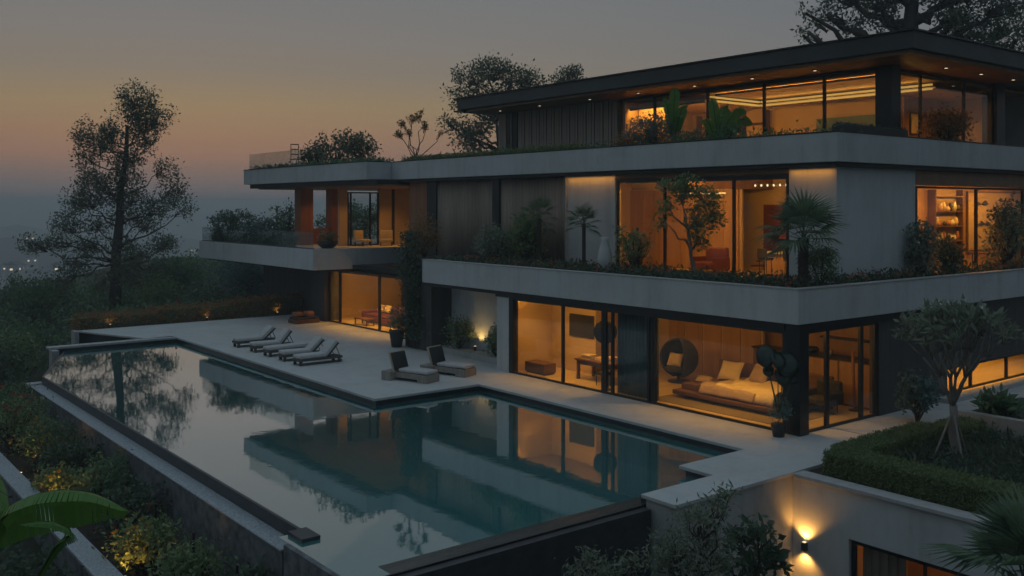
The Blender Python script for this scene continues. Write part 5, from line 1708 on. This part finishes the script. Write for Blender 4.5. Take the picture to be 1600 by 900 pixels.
for k_, (dx, dz, r, dp) in enumerate(((-.36, 2.28, .27, 0), (-.05, 2.18, .24, -.1), (.26, 2.06, .33, .05), (.12, 1.72, .25, 0), (-.28, 1.86, .16, .05), (.42, 1.66, .18, .1))):
    c = cp((22.82, 16.7, 0), dx, dz, dp)
    b = MB(); b.lathe((0, 0, 0), [(.01, .012), (r * .6, .014), (r, 0), (r * .6, .004), (.01, .003)], 22)
    q = Vector((-.6 + .5 * math.sin(k_ * 2.3), -.7 + .35 * math.cos(k_ * 1.7), .25 + .22 * (k_ % 3))).to_track_quat('Z', 'Y').to_matrix()
    b.v = [tuple(q @ Vector((p[0], p[1] * 1.2, p[2] + .5 * p[0] ** 2 - .25 * p[1] ** 2)) + Vector(tuple(c))) for p in b.v]
    b.build('round_leaf', 'dark_leaf', rp, smooth=True)
    MB().tube([(22.82, 16.7, .5), tuple(cp((22.82, 16.7, 0), dx * .3, dz * .5, 0)), tuple(c)], .014, 6).build('stalk', 'stem_green', rp)
P, t_ = twig_cloud((22.82, 16.7, .75), (.3, .3, .3), 26, 8, .07); V, F = leaves(P, .13, .45); link('foliage', np_mesh('foliage', V, F), 'leaf_bluish', rp)

# --- bed below the pool
bed_list = [(7.5, 40.6, 1.3, 2.0, 'leaf_mid', 'flower_red', 'red flowering bush at the far end of the bed below the pool'),
            (7.2, 37.6, 1.2, 1.9, 'leaf_light', 'flower_red', 'second flowering bush from the far end of the bed'),
            (7.6, 34.6, 1.0, 1.6, 'leaf_mid', 'flower_yellow', 'yellow flowered bush left of the pool wall'),
            (7.7, 31.6, .95, 1.5, 'leaf_dark', None, 'dark bush in the middle of the bed below the pool'),
            (7.0, 30.0, .7, 1.0, 'leaf_light', 'flower_yellow', 'low yellow tinged bush by the speckled coping'),
            (7.8, 28.6, .9, 1.6, 'leaf_mid', None, 'mid green bush close under the pool ledge'),
            (7.6, 25.8, .9, 1.5, 'leaf_dark', 'flower_red', 'dark bush with few red flowers right of the banana leaf'),
            (7.2, 23.2, .85, 1.3, 'leaf_light', 'flower_yellow', 'golden lit bush behind the big banana leaf'),
            (7.5, 21.0, .85, 1.2, 'leaf_light', None, 'pale bush at the bottom of the bed left of the pool corner'),
            (7.9, 19.0, .6, 1.2, 'leaf_dark', None, 'small dark bush under the near pool corner')]
for (x, y, r, h, lf, fl2, t) in bed_list:
    shrub('bed_shrub', t, (x, y, -2.1), r, h, lf, .13, 1700, 'shrub', 'shrubs in the bed below the pool', lumps=8, flowers=fl2, nf=22, fs=.1, spread=.12)
for i, (x, y, r, h, t) in enumerate(((5.0, 47.5, 2.0, 2.6, 'large dark bush on the slope beyond the flower bed'), (8.2, 49.0, 1.7, 2.8, 'dark bush under the far pool corner'), (4.0, 41.5, 1.5, 1.7, 'dark bush outside the retaining wall at the left edge'),
                                     (2.6, 53.0, 2.4, 3.0, 'dark bush at the far left of the slope'))):
    shrub('slope_bush', t, (x, y, float(ground_z(np.array(x), np.array(y)))), r, h, 'leaf_dark', .2, 2000, 'bush', 'bushes on the slope', lumps=9, spread=.2)
for i, (x, y, t) in enumerate(((3.6, 19.5, 'leggy dark shrub under the banana leaf'), (4.6, 23.5, 'leggy dark shrub left of the speckled coping'))):
    shrub('slope_shrub', t, (x, y, float(ground_z(np.array(x), np.array(y)))), 1.0, 1.5, 'leaf_dark', .16, 900, 'shrub', lumps=7)
wf = empty('wire_fence', (7.9, 19.5, -2.1), 'thin posts and wire in the bed before the pool corner', 'fence')
for y in (18.9, 21.4, 24.0):
    MB().tube([(7.75, y, -2.2), (7.75, y, -.8)], .03, 6).build('post', 'dark_metal', wf)
for z in (-.9,):
    MB().tube([(7.75, 18.9, z), (7.75, 21.4, z - .03), (7.75, 24.0, z)], .008, 5).build('wire', 'lamp_metal', wf)

# --- shrubs below the deck corner
for i, (u, v, d, h, cl, lf, t) in enumerate((
        (935, 900, 18.2, 3.0, [(905, 880, 26, 12), (930, 878, 26, 14), (950, 895, 30, 16), (985, 870, 26, 14)], 'leaf_pale', 'wispy pale green shrub below the pool edge, leftmost of three'),
        (1070, 900, 17.6, 4.0, [(1050, 840, 34, 20), (1085, 800, 30, 20), (1110, 790, 26, 18), (1040, 870, 40, 22), (1100, 840, 36, 24), (1070, 880, 50, 24), (1140, 775, 20, 10), (1120, 870, 30, 20)], 'leaf_pale', 'feathery pale green shrub in front of the deck corner wall'),
        (1175, 900, 18.4, 3.8, [(1165, 850, 22, 24), (1185, 830, 18, 22), (1200, 870, 22, 22), (1160, 890, 26, 18)], 'leaf_dark', 'dark broad leaved shrub left of the wall sconce'))):
    s = 1499 / d
    base = bc(u, 900, d); top_z = base[2]; base[2] = -3.3
    tree('corner_shrub', t, tuple(base), (top_z + 3.3) * .7, .05, px_clumps(cl, u, 900, s, .4, top_z + 3.3), lf, .12 if i < 2 else .2, 6.5 if i < 2 else 5, 'shrub', 'shrubs below the deck corner', spread=.09, lo=.05, aspect=.3 if i < 2 else .5)

# ------------------------------------------------------------------ valley: lit houses and haze
for i, (u, d) in enumerate(((14, 640), (26, 660), (35, 690), (47, 1000), (22, 520), (88, 560), (50, 800), (300, 1000))):
    a = (u - 800) / 1499
    x, y = (a * .785 + .6194) * d, (-a * .6194 + .785) * d
    z = max(float(ground_z(np.array(x), np.array(y))), -(.062 * d)) + 3
    h = empty('valley_house', (x, y, z), ('left house of the lit trio in the valley', 'middle house of the lit trio in the valley', 'right house of the lit trio in the valley', 'highest lit house far off on the left ridge',
              'lit house low in the valley at the left edge', 'lit house in the valley just left of the lone tree', 'small lit house between trio and ridge', 'faint lit house right of the lone tree')[i], 'house', 'lit houses in the valley', rz=R(38 + 20 * (i % 3)))
    MB().box(-4, 4, -3, 3, -30, 4).build('wall', 'render_grey', h, local=True)
    MB().add([(-4.4, -3.4, 4), (4.4, -3.4, 4), (4.4, 3.4, 4), (-4.4, 3.4, 4), (-4.4, 0, 6), (4.4, 0, 6)], [(0, 1, 5, 4), (2, 3, 4, 5), (0, 4, 3), (1, 2, 5), (0, 3, 2, 1)]).build('roof', 'roof_metal', h, local=True)
    w_ = .36 + d / 1400
    MB().box(-w_, w_, -3.06, -3.0, 1.2, 1.2 + 1.3 * w_).build('window', 'city_glow', h, local=True)
    MB().box(-4.06, -4.0, -w_, w_, 1.2, 1.2 + 1.3 * w_).build('window', 'city_glow', h, local=True)

hz_m = bpy.data.materials.new('haze')
hz_m.use_nodes = True
hn, hl = hz_m.node_tree.nodes, hz_m.node_tree.links
hn.clear()
pv = hn.new('ShaderNodeVolumePrincipled')
pv.inputs['Color'].default_value = (.93, .97, 1, 1)
pv.inputs['Density'].default_value = .0012
pv.inputs['Anisotropy'].default_value = .0
ho = hn.new('ShaderNodeOutputMaterial')
hl.new(pv.outputs[0], ho.inputs['Volume'])
hzb = MB().box(-6900, 6900, -6900, 6900, -140, 24).build('haze', hz_m)
tag(hzb, 'pale evening haze filling the valley air', 'haze', kind='stuff')

for o_ in bpy.data.objects:
    if o_.parent is not None and o_.name.split('.')[0] in ('foliage', 'flowers', 'planting', 'crown'):
        o_['kind'] = 'stuff'
